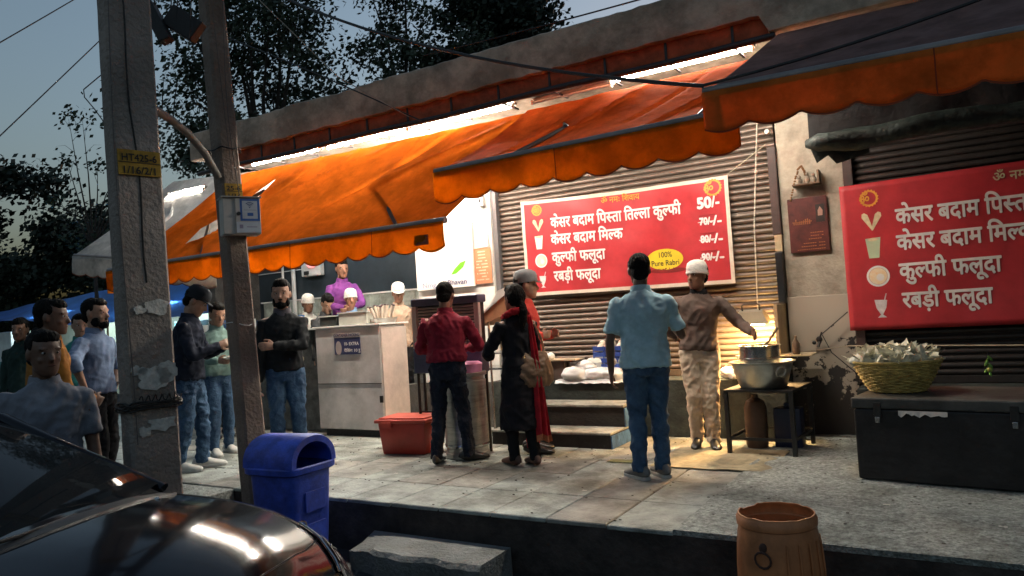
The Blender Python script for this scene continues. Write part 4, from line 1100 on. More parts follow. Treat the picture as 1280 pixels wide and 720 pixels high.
t = thing('milk_pot', 'deep steel pot with a ladle sitting inside the aluminium tub', 'pot', (-1.58, 6.80, .60))
ob('body', G().lathe([(.15, 0), (.165, .01), (.17, .22), (.178, .225), (.178, .235), (.17, .24), (.17, .30), (.176, .302), (.176, .312), (.17, .315), (.172, .335), (.19, .34), (.19, .346), (.165, .346), (.16, .05), (.0, .05)], (0, 0, 0), 40, cap=False), steel, t, smooth=40)
ob('milk', G().lathe([(.162, .27), (.0, .272)], (0, 0, 0), 30, cap=False), M('milk', (.80, .68, .45), .3, var=.1, bump=.1), t)
tag(ob('ladle', G().tube([(-1.60, 6.80, .88), (-1.50, 6.84, .97), (-1.42, 6.87, 1.09)], [.012, .011, .014], 8).ell((-1.615, 6.79, .87), (.035, .035, .025)), M('ladle_wood', (.20, .15, .10), .5, metal=.3, bump=.1), smooth=50), 'long dark ladle leaning out of the steel milk pot', 'ladle')
t = thing('gas_stove', 'low stove and clutter of pans behind the tub on the ledge under the work lamp', 'stove')
ob('body', G().box((-2.0, 7.40, .59), (-1.6, 7.62, .70)), steel, t, bevel=.01)
ob('pan', G().lathe([(.05, 0), (.13, .04), (.15, .10), (.14, .10), (.05, .02)], (-1.82, 7.5, .705), 24), alu, t, smooth=50)
ob('shelf', G().box((-1.60, 7.25, .80), (-1.22, 7.6, .812)), M('shelf_cream', (.6, .48, .3), .6, bump=.1), t)
ob('bottle', G().lathe([(.03, 0), (.035, .02), (.035, .10), (.012, .14), (.012, .17)], (-1.36, 7.32, .815), 12), wood, t, smooth=50)
for k, (x, y, z) in enumerate(((-2.05, 7.45, .64), (-1.95, 7.38, .63))): lump((x, y, z), (.07, .05, .06), k, wp, t, 'packet')
tag(ob('rope', G().tube([(-2.4, 7.3, .77), (-1.8, 7.15, .80), (-1.2, 7.45, .84), (-.95, 7.6, .86), (.4, 6.9, .87)], .006, 6), MATS['jute']), 'thin pale rope strung level from the tub past the peeling pillar to the shutter', 'rope')
t = thing('work_lamp', 'lit metal work lamp with trapezoid shade hanging low over the milk pot', 'lamp', (-1.77, 7.42, 1.13), R(8))
t.rotation_euler = (R(8), 0, R(6))
shd = M('lamp_shade', (.42, .38, .28), .5, metal=.2, var=.15, bump=.1)
g = G(); v = []
for z, a, b in ((0, .165, .12), (.115, .11, .08)): v += [(-a, -b, z), (a, -b, z), (a, b, z), (-a, b, z)]
g.add(v, [(0, 1, 5, 4), (1, 2, 6, 5), (2, 3, 7, 6), (3, 0, 4, 7), (4, 5, 6, 7)])
g2 = G(); g2.v = [p * .97 + Vector((0, 0, -.001)) for p in g.v]; g2.f = [tuple(reversed(f)) for f in g.f]; g.add(g2.v, g2.f)
ob('shade', g, shd, t)
ob('handle', G().tube([(-.08, 0, .11), (-.085, 0, .165), (-.06, 0, .18), (.06, 0, .18), (.085, 0, .165), (.08, 0, .11)], .008, 6), nail, t, smooth=50)
ob('bulb', G().box((-.12, -.085, -.014), (.12, .085, 0.0)), EM('work_lamp_glow', (1.0, .60, .24), 120.0), t)
t = thing('gas_cylinder', 'brownish gas cylinder standing under the iron stand', 'cylinder', (-1.70, 7.0, 0))
ob('body', G().lathe([(.09, 0), (.10, .03), (.10, .36), (.08, .42), (.03, .45), (.03, .48), (.0, .48)], (0, 0, 0), 20), M('cylinder_paint', (.13, .07, .04), .6, bump=.2, var=.3), t, smooth=40)
t = thing('blue_can', 'dark blue plastic can under the iron stand beside the gas cylinder', 'can', (-1.42, 7.05, 0))
ob('body', G().box((-.12, -.09, 0), (.12, .09, .36)).box((-.04, -.03, .36), (.04, .03, .40)), M('can_blue', (.010, .015, .05), .5, bump=.1), t, bevel=.02, smooth=40)
def mat_surface(u, v):
    x = -2.36 + .98 * u + .10 * (1 - v) * 0; y = 5.94 + .86 * v + .02 * nz((u * 5, 0, 1)) * (v < .05)
    return (x + .012 * nz((0, v * 6, 3)), y, .014 + .006 * nz((u * 5, v * 4, 2)) + (.006 if 0 else 0))
tag(ob('floor_mat', sheet(mat_surface, 40, 28, .004, (0, 0, -1)), M('cardboard', (.44, .37, .23), .75, var=.3, vs=5, bump=.5, bs=12, stain=.45, ss=3), smooth=60), 'flattened yellowish cardboard mat under the vendor\'s feet, lit by the lamp', 'mat')
tag(ob('rag', sheet(lambda u, v: (-2.78 + .26 * u, 6.03 + .12 * v, .008 + .012 * abs(nz((u * 6, v * 5, 3)))), 14, 8, .003, (0, 0, -1)), M('rag', (.22, .20, .08), .9, bump=.4), smooth=60), 'crumpled olive rag on the paving left of the cardboard mat', 'rag')

# trunk with the basket
trk = M('trunk_metal', (.028, .024, .024), .5, var=.5, vs=4, bump=.5, bs=12, metal=.3, stain=.3)
t = thing('storage_trunk', 'large black metal storage trunk under the dim banner', 'trunk', (-.73, 5.86, 0), R(-9))
ob('body', G().box((0, 0, .02), (1.9, .78, .52)), trk, t, bevel=.012)
ob('lid', G().box((-.012, -.014, .525), (1.912, .79, .60)), M('trunk_lid', (.09, .085, .075), .55, var=.6, vs=3, bump=.4, bs=15, stain=.5, ss=2), t, bevel=.01)
for x in (.14, .95):
    ob('hasp', G().box((x, -.024, .47), (x + .05, -.0145, .57)), nail, t, bevel=.003)
    ob('padlock', G().box((x + .01, -.035, .43), (x + .04, -.0245, .47)), steel, t, bevel=.003)
ob('torn_cloth', sheet(lambda u, v: (.30 + .30 * u, -.02 - .008 * v, .518 - .03 * v * (1 + nz((u * 8, 0, 0)))), 18, 3, .002, (0, -1, 0)), M('torn_white', (.6, .55, .5), .8, bump=.2), t)
wick = M('wicker', (.58, .41, .12), .7, var=.5, vs=20, bump=.3)
t = thing('wicker_basket', 'round wicker basket full of crumpled plastic wrap and husks standing on the black trunk', 'basket', (-.46, 6.24, .602))
t.scale = (1.14, 1.14, 1.05)
n_st = 26; H_ = .215
def br(z): return .155 + .11 * (z / H_) ** .8
ob('floor', G().lathe([(.0, .004), (.155, .004), (.155, .012), (.0, .012)], (0, 0, 0), 24, cap=False), wick, t)
for k in range(n_st):
    a = 2 * math.pi * k / n_st
    ob('stake', G().tube([(br(z) * math.cos(a), br(z) * math.sin(a), z) for z in (0, .07, .14, H_)], .0035, 5), wick, t)
for j in range(17):
    z = .012 + j * .0125; g = G()
    pts = [((br(z) + .0045 * (1 if (k + j) % 2 else -1)) * math.cos(2 * math.pi * k / n_st / 1), (br(z) + .0045 * (1 if (k + j) % 2 else -1)) * math.sin(2 * math.pi * k / n_st), z + .002 * nz((k * .5, j, 0))) for k in range(n_st + 1)]
    ob('weave', G().tube(pts, .0062, 5, cap=False), wick, t, smooth=60)
ob('rim', G().tube([(.268 * math.cos(2 * math.pi * k / 40), .268 * math.sin(2 * math.pi * k / 40), H_ + .004) for k in range(41)], .009, 6), wick, t, smooth=60)
husk = M('husk', (.85, .80, .62), .6, var=.35, vs=14, bump=.3); wrapm = M('plastic_wrap', (.72, .72, .64), .25, var=.2, vs=9, bump=.4, bs=12)
g = G(); rnd = random.Random(9)
for k in range(420):
    a = rnd.uniform(0, 6.28); r = .25 * math.sqrt(rnd.random()); z = .19 + .08 * (1 - (r / .26) ** 2) + rnd.uniform(-.01, .03)
    d = Vector((rnd.uniform(-1, 1), rnd.uniform(-1, 1), rnd.uniform(.1, .9))).normalized(); s = Vector((rnd.uniform(-1, 1), rnd.uniform(-1, 1), rnd.uniform(-.4, .4))).normalized()
    p = Vector((r * math.cos(a), r * math.sin(a), z)); L = rnd.uniform(.05, .12); w = rnd.uniform(.018, .04)
    g.add([p - s * w, p + s * w, p + s * w * .8 + d * L * .6 + Vector((0, 0, .01)), p + d * L, p - s * w * .7 + d * L * .5], [(0, 1, 2, 3, 4)])
ob('husks', g, husk, t, kind='stuff')
lump((-.15, -.06, .215), (.10, .09, .06), 3, wrapm, t, 'plastic_wrap', .5); lump((.02, .08, .22), (.12, .10, .06), 8, wrapm, t, 'plastic_wrap', .5)
t = thing('green_sprig', 'small green chilli and lime charm hanging on a string before the dark shutter', 'charm')
ob('string', G().tube([(.13, 6.6, .87), (.13, 6.6, .82)], .003, 5), nail, t)
g = G()
for k in range(7):
    a = k * 1.9; z = .82 - k * .018; p = Vector((.13, 6.6, z)); d = Vector((math.cos(a) * .6, math.sin(a) * .3, -.8)).normalized() * .05
    g.tube([p, p + d * .6, p + d], [.004, .011, .002], 6)
ob('leaves', g, M('chilli_green', (.12, .30, .04), .5, bump=.1), t, smooth=50)
ob('lime', G().ell((.135, 6.6, .715), (.02, .02, .02), 10, 7), M('lime_yellow', (.40, .45, .08), .5, bump=.1), t, smooth=60)

# blue dustbin, behind the car nose
bb = M('bin_blue', (.045, .10, .60), .45, var=.3, vs=7, bump=.15, stain=.35, ss=6)
t = thing('dustbin', 'blue plastic dustbin with arched open lid standing on the road by the thin pole', 'bin', (-4.28, 3.80, RZ), R(2))
t.scale = (.97, .97, .90)
g = G(); v = []; ns = 24
def rr(a, b, r, z):
    out = []
    for k in range(ns):
        an = 2 * math.pi * k / ns; c_, s_ = math.cos(an), math.sin(an)
        out.append((a * math.copysign(abs(c_) ** .35, c_), b * math.copysign(abs(s_) ** .35, s_), z))
    return out
for z, a, b in ((0, .19, .17), (.02, .20, .18), (.45, .222, .20), (.84, .238, .218), (.85, .23, .21), (.80, .225, .205)): v += rr(a, b, .05, z)
g.add(v, [(i * ns + k, i * ns + (k + 1) % ns, (i + 1) * ns + (k + 1) % ns, (i + 1) * ns + k) for i in range(5) for k in range(ns)] + [tuple(reversed(range(ns)))])
ob('body', g, bb, t, smooth=35)
g = G(); v = []
for z, a, b in ((.80, .250, .228), (.815, .270, .248), (.855, .272, .250), (.865, .262, .24), (.86, .235, .215), (.80, .24, .22)): v += rr(a, b, .05, z)
g.add(v, [(i * ns + k, i * ns + (k + 1) % ns, (i + 1) * ns + (k + 1) % ns, (i + 1) * ns + k) for i in range(5) for k in range(ns)] + [(5 * ns + k, 5 * ns + (k + 1) % ns, (k + 1) % ns, k) for k in range(ns)])
ob('rim', g, bb, t, smooth=35)
# arched hood: half cylinder along local x, open at the +x end
g = G(); nn = 20; r_o, r_i = .235, .205
def arch(x, r, zr): return [Vector((x, -r * math.cos(math.pi * k / nn), .862 + zr * math.sin(math.pi * k / nn) ** .8)) for k in range(nn + 1)]
A = [arch(-.25, .21, .20), arch(-.24, .235, .232), arch(.22, .235, .24), arch(.25, .225, .228), arch(.25, .180, .180), arch(.235, .180, .178)]
for q in A: g.v += q
W_ = nn + 1
for i in range(5):
    for k in range(nn): g.f.append((i * W_ + k, i * W_ + k + 1, (i + 1) * W_ + k + 1, (i + 1) * W_ + k))
g.f.append(tuple(range(nn, -1, -1)))
ob('hood', g, bb, t, smooth=35)
g = G(); A = [arch(.235, .180, .178), arch(-.23, .2, .195)]
for q in A: g.v += q
for k in range(nn): g.f.append((k, k + 1, W_ + k + 1, W_ + k))
g.f.append(tuple(range(W_, 2 * W_)))
ob('hood_lining', g, M('bin_blue_inside', (.03, .09, .62), .5, bump=0), t, smooth=35)
for z in (.25, .5): ob('rib', G().box((.225 + z * .02, -.1, z), (.235 + z * .02, .1, z + .16)), bb, t, bevel=.004)

# brown barrel with torn rim
brl = M('barrel_brown', (.52, .19, .07), .5, var=.25, vs=5, bump=.15, bs=20, stain=.25, ss=4)
t = thing('barrel', 'open brown plastic barrel with ragged cut rim and a rusty ring handle, front right', 'barrel', (-.865, 3.82, RZ), R(20))
t.scale = (.96, .96, 1.09)
n = 64; prof = [(.16, 0), (.185, .02), (.205, .12), (.213, .30), (.212, .40), (.205, .50), (.198, .55), (.190, .585), (.198, .59), (.20, .62), (.192, .628), (.190, .640)]
g = G()
for i, (r, z) in enumerate(prof):
    for k in range(n):
        a = 2 * math.pi * k / n; q = r; zz = z
        if 3 <= i <= 6:
            rib = max(0, math.cos(a * 14)) ** 6; q -= .006 * rib * (1 if .30 < z < .56 else 0)
        if i == len(prof) - 1: zz += .004 * nz((math.cos(a) * 3, math.sin(a) * 3, 0)) + .003 * nz((math.cos(a) * 12, math.sin(a) * 12, 0)) - (.010 if 20 < k < 27 else 0)
        g.v.append(Vector((q * math.cos(a), q * math.sin(a), zz)))
m = len(prof)
for i in range(m - 1, -1, -1):
    for k in range(n): g.v.append(Vector((g.v[i * n + k].x * .965, g.v[i * n + k].y * .965, g.v[i * n + k].z + (.01 if i == 0 else 0))))
for i in range(2 * m - 1):
    for k in range(n): g.f.append((i * n + k, i * n + (k + 1) % n, (i + 1) * n + (k + 1) % n, (i + 1) * n + k))
g.f += [tuple(reversed(range(n))), tuple((2 * m - 1) * n + k for k in range(n))]
ob('shell', g, brl, t, smooth=50)
lp = [(.195 * math.cos(R(-128) + q * .03) , .195 * math.sin(R(-128) + q * .03), .56) for q in range(2)]
a = R(-118); c_, s_ = math.cos(a), math.sin(a)
def onb(th, z, r=.222): return (r * math.cos(a + th), r * math.sin(a + th), z)
ob('ring_handle', G().tube([onb(.18 * math.cos(q * .5236) , .475 + .036 * math.sin(q * .5236) - .0, .222 + .006 * math.sin(q * .5)) for q in range(13)], .0055, 6), M('rust', (.07, .03, .02), .85, bump=.5), t, smooth=50)
ob('handle_lug', G().ell(onb(0, .525, .208), (.02, .014, .022), 10, 6), MATS['rust'], t, smooth=60)
rb_ = lambda z: .2155
for k in range(6):
    aa = a + .55 + k * .30
    for dz in (0,):
        ob('moulded_rib', G().tube([((.216 - .012 * max(0, (z - .42) / .13)) * math.cos(aa), (.216 - .012 * max(0, (z - .42) / .13)) * math.sin(aa), z) for z in (.33, .40, .47, .54)], [.004, .006, .006, .003], 6), brl, t, smooth=60)
ob('raised_band', G().lathe([(.210, .30), (.2165, .305), (.2165, .312), (.210, .317)], (0, 0, 0), 48, cap=False), brl, t, smooth=60)
wpatch = M('white_paint_spot', (.6, .52, .42), .8, bump=0); rnd = random.Random(3)
for k in range(16):
    aa = a + rnd.uniform(.3, 1.6); z = rnd.uniform(.08, .27); q = rnd.uniform(.004, .012)
    ob('paint_spot', G().ell((.2125 * math.cos(aa), .2125 * math.sin(aa), z), (q, q, q * 1.4), 6, 4), wpatch, t)

paper = M('litter_paper', (.62, .60, .55), .8, var=.2, bump=.2)
rnd = random.Random(21)
for x, y in ((-3.1, 6.45), (-2.9, 6.5), (-3.3, 4.7), (-5.2, 5.2), (-1.2, 5.4), (-.5, 5.2), (.1, 4.9), (-2.5, 5.0), (-4.4, 5.1), (-.9, 4.6), (.3, 5.3), (-6.1, 5.6)):
    s_ = rnd.uniform(.012, .03); g = sheet(lambda u, v: (x + (u - .5) * s_ * 1.6, y + (v - .5) * s_, .016 + .006 * nz((u * 3 + x, v * 3, y))), 4, 3, .001, (0, 0, -1))
    tag(ob('litter', g, paper), 'tiny pale scrap of litter lying on the pavement', 'litter', 'scraps of litter on the pavement')
# ================================================================ PEOPLE
def remeshed(g, voxel, mat, name, disp=0.0, dsc=.07, smooth=2, seed=0):
    me = bpy.data.meshes.new(name); me.from_pydata([tuple(p) for p in g.v], [], g.f)
    bm = bmesh.new(); bm.from_mesh(me); 
    bm.to_mesh(me); bm.free()
    o = bpy.data.objects.new(name, me); COL.objects.link(o)
    md = o.modifiers.new('r', 'REMESH'); md.mode = 'VOXEL'; md.voxel_size = voxel
    if smooth:
        sm = o.modifiers.new('s', 'SMOOTH'); sm.factor = .5; sm.iterations = smooth
    dg = bpy.context.evaluated_depsgraph_get()
    m2 = bpy.data.meshes.new_from_object(o.evaluated_get(dg))
    bpy.data.objects.remove(o); bpy.data.meshes.remove(me)
    if disp:
        n = len(m2.vertices); co = [0.0] * (3 * n); no = [0.0] * (3 * n)
        m2.vertices.foreach_get('co', co); m2.vertices.foreach_get('normal', no)
        for i in range(n):
            x, y, z = co[3 * i:3 * i + 3]
            wx = z * .5 + .06 * noise.noise((x * 5, y * 5 + seed, z * 4))
            a = noise.noise(((x + wx) / dsc + seed, y / dsc, (z - wx * .3) / dsc * .6)); b = noise.noise((x / dsc * 2.3, y / dsc * 2.3 + seed, z / dsc * 1.6)); c_ = noise.noise(((x - wx) / dsc * .8, y / dsc * .8, z / dsc * 1.3 + seed))
            d = disp * (.85 * (1 - 3.2 * abs(a)) + .5 * (.6 - 3.0 * abs(c_)) + .35 * b)
            for k in range(3): co[3 * i + k] += no[3 * i + k] * d
        m2.vertices.foreach_set('co', co)
    m2.materials.clear(); m2.materials.append(mat)
    for p in m2.polygons: p.use_smooth = True
    m2.name = name
    return m2
def ik(S, T, a, b, pole):
    S, T = Vector(S), Vector(T); d = T - S; L = d.length
    if L > (a + b) * .999: T = S + d * ((a + b) * .999 / L); d = T - S; L = d.length
    if L < abs(a - b) + .02: L = abs(a - b) + .02
    x = (a * a - b * b + L * L) / (2 * L); h = math.sqrt(max(0, a * a - x * x))
    u = d.normalized(); p = Vector(pole); p = (p - u * p.dot(u))
    if p.length < 1e-4: p = u.orthogonal()
    return S + u * x + p.normalized() * h, T
SK = {'brown': (.24, .115, .07), 'tan': (.34, .19, .125), 'dark': (.14, .07, .045)}
def skin(k): return M('skin_' + k, SK[k], .5, var=.12, vs=14, bump=.08, bs=60)
def rounded(g, pts, rads, side=None, n=12):
    """tube with rounded ends"""
    pts = [Vector(p) for p in pts]; r = [(q, q) if not isinstance(q, (tuple, list)) else q for q in rads]
    a = (pts[0] - pts[1]).normalized(); b = (pts[-1] - pts[-2]).normalized()
    q0 = min(r[0]); q1 = min(r[-1])
    P = [pts[0] + a * q0 * .8, pts[0] + a * q0 * .5] + pts + [pts[-1] + b * q1 * .5, pts[-1] + b * q1 * .8]
    Rr = [(r[0][0] * .45, r[0][1] * .45), (r[0][0] * .85, r[0][1] * .85)] + r + [(r[-1][0] * .85, r[-1][1] * .85), (r[-1][0] * .45, r[-1][1] * .45)]
    return g.tube(P, Rr, n, side=side)
def person(label, x, y, z, face, H=1.7, hands=None, feet=None, lean=(0, 0), head=(0, 0, 0), skin_k='brown', top=None, bottom=None, shoe=None,
           sleeve='long', hair='short', hairm=None, cap=None, capm=None, beard=None, build=1.0, baggy=1.0, group=None, collar=None, hem=.86,
           seated=False, near=False, poleR=(.6, -.5, -.4), poleL=(-.6, -.5, -.4), kneeout=0.0, fold=.006, belt=None, legs=True, curl=.5, sole=None, grip=None):
    """local frame: +Y is where the person faces, +X the person's right; sizes for 1.70 m, scaled by H"""
    root = thing('person', label, 'person', (x, y, z), R(face - 90), group)
    k = H / 1.70
    root.scale = (k, k, k)
    sk = skin(skin_k); B = build
    hands = hands or ((.215, .05, .80), (-.215, .03, .80)); feet = feet or ((.10, .02, 0), (-.10, -.02, 0))
    ln = Vector((lean[0], lean[1], 0))
    def sp(h): return ln * ((h - .93) / .49)          # spine offset at height h
    hipz = .90
    neck = Vector((0, -.005, 1.455)) + sp(1.455)
    shR = Vector((.172 * B, -.01, 1.352)) + sp(1.395); shL = Vector((-.172 * B, -.01, 1.352)) + sp(1.395)
    elR, wrR = ik(shR, hands[0], .285, .25, poleR); elL, wrL = ik(shL, hands[1], .285, .25, poleL)
    # ---- head frame
    hy, hp, hr = (R(a) for a in head)
    hm = 1.07 * Matrix.Rotation(hy, 3, 'Z') @ Matrix.Rotation(-hp, 3, 'X') @ Matrix.Rotation(hr, 3, 'Y')
    hb = neck + Vector((0, .012, .045))
    def hd(p): return hb + hm @ Vector(p)
    g = G()
    rings = [(.0, .030, .030, .060), (.012, .042, .045, .050), (.035, .056, .066, .032), (.065, .064, .080, .018), (.10, .069, .090, .008), (.135, .075, .096, .0), (.165, .075, .096, -.004), (.195, .067, .086, -.007), (.215, .050, .064, -.008), (.226, .025, .032, -.009)]
    vs = []; n = 18
    for z_, rx, ry, yc in rings:
        for q in range(n):
            a = 2 * math.pi * q / n; vs.append(hd((rx * math.cos(a), yc + ry * math.sin(a), z_ - .01)))
    fs = [(i * n + q, i * n + (q + 1) % n, (i + 1) * n + (q + 1) % n, (i + 1) * n + q) for i in range(len(rings) - 1) for q in range(n)]
    fs += [tuple(reversed(range(n))), tuple((len(rings) - 1) * n + q for q in range(n))]
    g.add(vs, fs)
    g.tube([hd((0, .085, .125)), hd((0, .100, .098)), hd((0, .112, .078)), hd((0, .092, .066))], [.008, .011, .015, .010], 8)         # nose
    for s in (-1, 1):
        g.ell(hd((s * .076, -.006, .10)), (.010, .020, .032), 8, 6, hm)                 # ears
        g.ell(hd((s * .032, .078, .134)), (.024, .014, .009), 8, 6, hm)                 # brow
        g.ell(hd((s * .036, .066, .075)), (.022, .020, .020), 8, 6, hm)                 # cheek
    g.ell(hd((0, .088, .044)), (.024, .012, .011), 8, 6, hm)                            # lips
    rounded(g, [neck + Vector((0, -.01, -.06)), neck + Vector((0, 0, 0)), hd((0, -.012, .03))], [(.062 * B, .060), (.056, .056), (.055, .058)])
    # chest core so the body is continuous under the clothes
    rounded(g, [Vector((0, 0, 1.0)) + sp(1.0), Vector((0, 0, 1.2)) + sp(1.2), Vector((0, 0, 1.36)) + sp(1.36), neck], [(.10, .07), (.12, .08), (.13, .07), (.05, .05)], (1, 0, 0))
    for sh, el, wr, s, T in ((shR, elR, wrR, 1, hands[0]), (shL, elL, wrL, -1, hands[1])):
        rounded(g, [Vector((0, 0, 1.37)) + sp(1.37), sh], [.045, .045])
        rounded(g, [sh, sh.lerp(el, .5), el], [.046, .042, .036]); rounded(g, [el, el.lerp(wr, .35), wr], [.036, .037, .024])
        # hand: palm, four fingers, thumb
        f = (wr - el).normalized()
        inn = Vector((-s, 0, 0)); inn = (inn - f * inn.dot(f)); inn = inn.normalized() if inn.length > .1 else f.orthogonal().normalized()
        sd = f.cross(inn).normalized()
        if sd.dot(Vector((0, 1, 0))) + .3 * sd.dot(Vector((0, 0, 1))) < 0: sd = -sd           # thumb side: forward / up
        g.tube([wr, wr + f * .03, wr + f * .075, wr + f * .09], [(.026, .018), (.036, .017), (.041, .015), (.036, .011)], 10, side=tuple(sd))
        for q, (o_, L) in enumerate(((.030, .068), (.010, .078), (-.011, .072), (-.031, .056))):
            p0 = wr + f * .082 + sd * o_; c1 = curl * (.7 + .15 * q)
            d1 = (f * math.cos(c1 * .8) + inn * math.sin(c1 * .8)); d2 = (f * math.cos(c1 * 1.9) + inn * math.sin(c1 * 1.9)); d3 = (f * math.cos(c1 * 2.8) + inn * math.sin(c1 * 2.8))
            g.tube([p0 - d1 * .01, p0 + d1 * L * .45, p0 + d1 * L * .45 + d2 * L * .33, p0 + d1 * L * .45 + d2 * L * .33 + d3 * L * .25], [.0098, .0092, .0086, .0070], 7)
        t0 = wr + f * .025 + sd * .03
        g.tube([t0, t0 + sd * .022 + f * .022 + inn * .008, t0 + sd * .03 + f * .05 + inn * .018, t0 + sd * .028 + f * .07 + inn * .026], [.013, .0115, .010, .008], 7)
    if not seated and legs:
        for s, ft in ((1, feet[0]), (-1, feet[1])):
            hip = Vector((s * .085, 0, hipz)); an = Vector((ft[0], ft[1] - .02, ft[2] + .085))
            kn, an = ik(hip, an, .412, .412, (s * kneeout, 1, 0))
            rounded(g, [hip, kn], [.055, .045]); rounded(g, [kn, an], [.045, .034]); 
            rounded(g, [an, an + Vector((0, .05, -.045)), an + Vector((0, .12, -.055))], [.034, .033, .026])
        rounded(g, [Vector((0, 0, .90)), Vector((0, 0, 1.05)) + sp(1.05)], [(.12, .08), (.10, .07)], (1, 0, 0))
    ob('body', remeshed(g, .0075 if near else .0085, sk, 'body', smooth=1), None, root)
    eyem = M('eye_dark', (.015, .01, .008), .2, bump=0); eyew = M('eye_white', (.55, .52, .48), .3, bump=0)
    for s in (-1, 1):
        e = ob('eye', G().ell(hd((s * .031, .084, .113)), (.0125, .006, .0065), 8, 6, hm), eyew, root, smooth=60)
        ob('iris', G().ell(hd((s * .031, .0885, .113)), (.0062, .0035, .006), 8, 6, hm), eyem, e, smooth=60)
    ob('mouth', G().ell(hd((0, .0985, .046)), (.021, .004, .0030), 8, 5, hm), M('mouth_line', (.07, .02, .018), .6, bump=0), root)
    hm_ = hairm or M('hair_black', (.005, .0045, .004), .75, spec=.12, var=.3, vs=30, bump=.8, bs=60, stretch=(1, 1, .3))
    ob('eyebrow', G().tube([hd((s_, .092 - abs(s_) * .25, .131 + .004 * math.sin(abs(s_) * 60))) for s_ in (-.05, -.04, -.028, -.016)], .0045, 6), hm_, root)
    ob('eyebrow', G().tube([hd((s_, .092 - abs(s_) * .25, .131 + .004 * math.sin(abs(s_) * 60))) for s_ in (.016, .028, .04, .05)], .0045, 6), hm_, root)
    if hair:
        g = G()
        if hair in ('short', 'balding', 'full', 'bun'):
            top_ = {'short': .014, 'balding': .006, 'full': .026, 'bun': .016}[hair]
            g.ell(hd((0, -.030, .150)), (.079, .090, .076 + top_ * .8), 18, 12, hm)
            g.ell(hd((0, .030, .190)), (.064, .060, .030 + top_), 14, 8, hm)
            g.ell(hd((0, -.056, .085)), (.066, .054, .060), 14, 8, hm)
            for s in (-1, 1): g.ell(hd((s * .070, .012, .150)), (.010, .022, .030), 8, 6, hm)
        if hair == 'bun':
            g.ell(hd((0, -.105, .02)), (.045, .04, .05), 12, 8, hm); rounded(g, [hd((0, -.09, .06)), hd((0, -.13, -.02)), hd((-.01, -.12, -.12)), hd((-.01, -.10, -.19))], [.045, .042, .034, .02])
            g.ell(hd((0, -.03, .12)), (.088, .105, .10), 16, 10, hm)
        ob('hair', remeshed(g, .009, hm_, 'hair', .0035, .020, 0, hash(label) % 17), None, root)
    if beard:
        g = G().ell(hd((0, .070, .012)), (.048, .040, .034), 12, 8, hm)
        g.ell(hd((0, .098, .058)), (.028, .008, .007), 10, 6, hm)
        for s in (-1, 1): g.ell(hd((s * .055, .038, .035)), (.017, .042, .040), 10, 8, hm)
        g.ell(hd((0, .094, .024)), (.026, .016, .016), 10, 6, hm)
        ob('beard', remeshed(g, .007, hm_, 'beard', .003, .02, 1), None, root)
    if cap:
        cm = capm or M('cap_white', (.72, .70, .66), .8, var=.12, vs=15, bump=.5, bs=60)
        g = G()
        if cap == 'skull':
            prof = [(.089, .105), (.091, .135), (.088, .175), (.076, .208), (.05, .228), (.02, .236)]
        elif cap == 'scarf':
            prof = [(.090, .120), (.094, .14), (.090, .18), (.078, .212), (.05, .232), (.02, .24)]
        else:
            prof = [(.092, .12), (.094, .15), (.090, .19), (.075, .222), (.045, .24), (.01, .245)]
        v = []; n = 20
        for r_, z_ in prof:
            for q in range(n):
                a = 2 * math.pi * q / n
                v.append((r_ * .95 * math.cos(a), -.006 + r_ * 1.20 * math.sin(a), z_ + .010 + (.016 * math.sin(a) if z_ < .14 else 0)))
        m = len(prof)
        f = [(i * n + q, i * n + (q + 1) % n, (i + 1) * n + (q + 1) % n, (i + 1) * n + q) for i in range(m - 1) for q in range(n)] + [tuple((m - 1) * n + q for q in range(n))]
        g.add([hd(p) for p in v], f)
        ob('cap', g, cm, root, smooth=50)
        if cap in ('visor', 'flat'):
            pk = [hd((.07 * math.cos(a) * 1.05, .07 + .075 * math.sin(a), .142 - .012 * math.sin(a))) for a in [math.pi * q / 10 for q in range(11)]]
            ob('cap_peak', G().prism(pk, hm @ Vector((0, 0, .008))), cm, root)
        if cap in ('skull', 'scarf'):
            ob('cap_band', G().tube([hd((.0855 * math.cos(a), -.006 + .108 * math.sin(a), .122 + .016 * math.sin(a))) for a in [2 * math.pi * q / 24 for q in range(25)]], [(.006, .013)] * 25, 6), cm, root, smooth=60)
    # ---- shirt
    if top:
        g = G(); w = B
        zz = [(hem - .02, .178 + .012 * (baggy - 1), .138), (hem + .04, .177, .137), (max(1.0, hem + .06), .166, .130), (1.10, .160, .118), (1.20, .172, .122), (1.29, .190, .124), (1.345, .186, .112), (1.385, .160, .096), (1.415, .120, .082), (1.44, .082, .072), (1.462, .062, .063)]
        g.tube([Vector((0, -.004, a)) + sp(a) for a, _, _ in zz], [(rx * w * (1 + .03 * (baggy - 1)), ry * w) for _, rx, ry in zz], 20, side=(1, 0, 0))
        for sh, el, wr in ((shR, elR, wrR), (shL, elL, wrL)):
            inn_ = sh.lerp(Vector((0, 0, 1.33)) + sp(1.33), .35)
            if sleeve == 'long':
                rounded(g, [inn_, sh, sh.lerp(el, .5), el], [.058, .064, .060, .054]); rounded(g, [el, el.lerp(wr, .5), el.lerp(wr, .96)], [.054, .049, .040])
            elif sleeve == 'rolled':
                rounded(g, [inn_, sh, sh.lerp(el, .5), el], [.058, .064, .060, .055]); g.tube([el, el.lerp(wr, .35)], [.055, .050], 12)
            else:
                rounded(g, [inn_, sh], [.056, .060]); g.tube([sh, sh.lerp(el, .4), sh.lerp(el, .80)], [.060, .060, .061], 14)
        s_ = ob('shirt', remeshed(g, .011, top, 'shirt', fold, .075, 2, x * 3 + y), None, root)
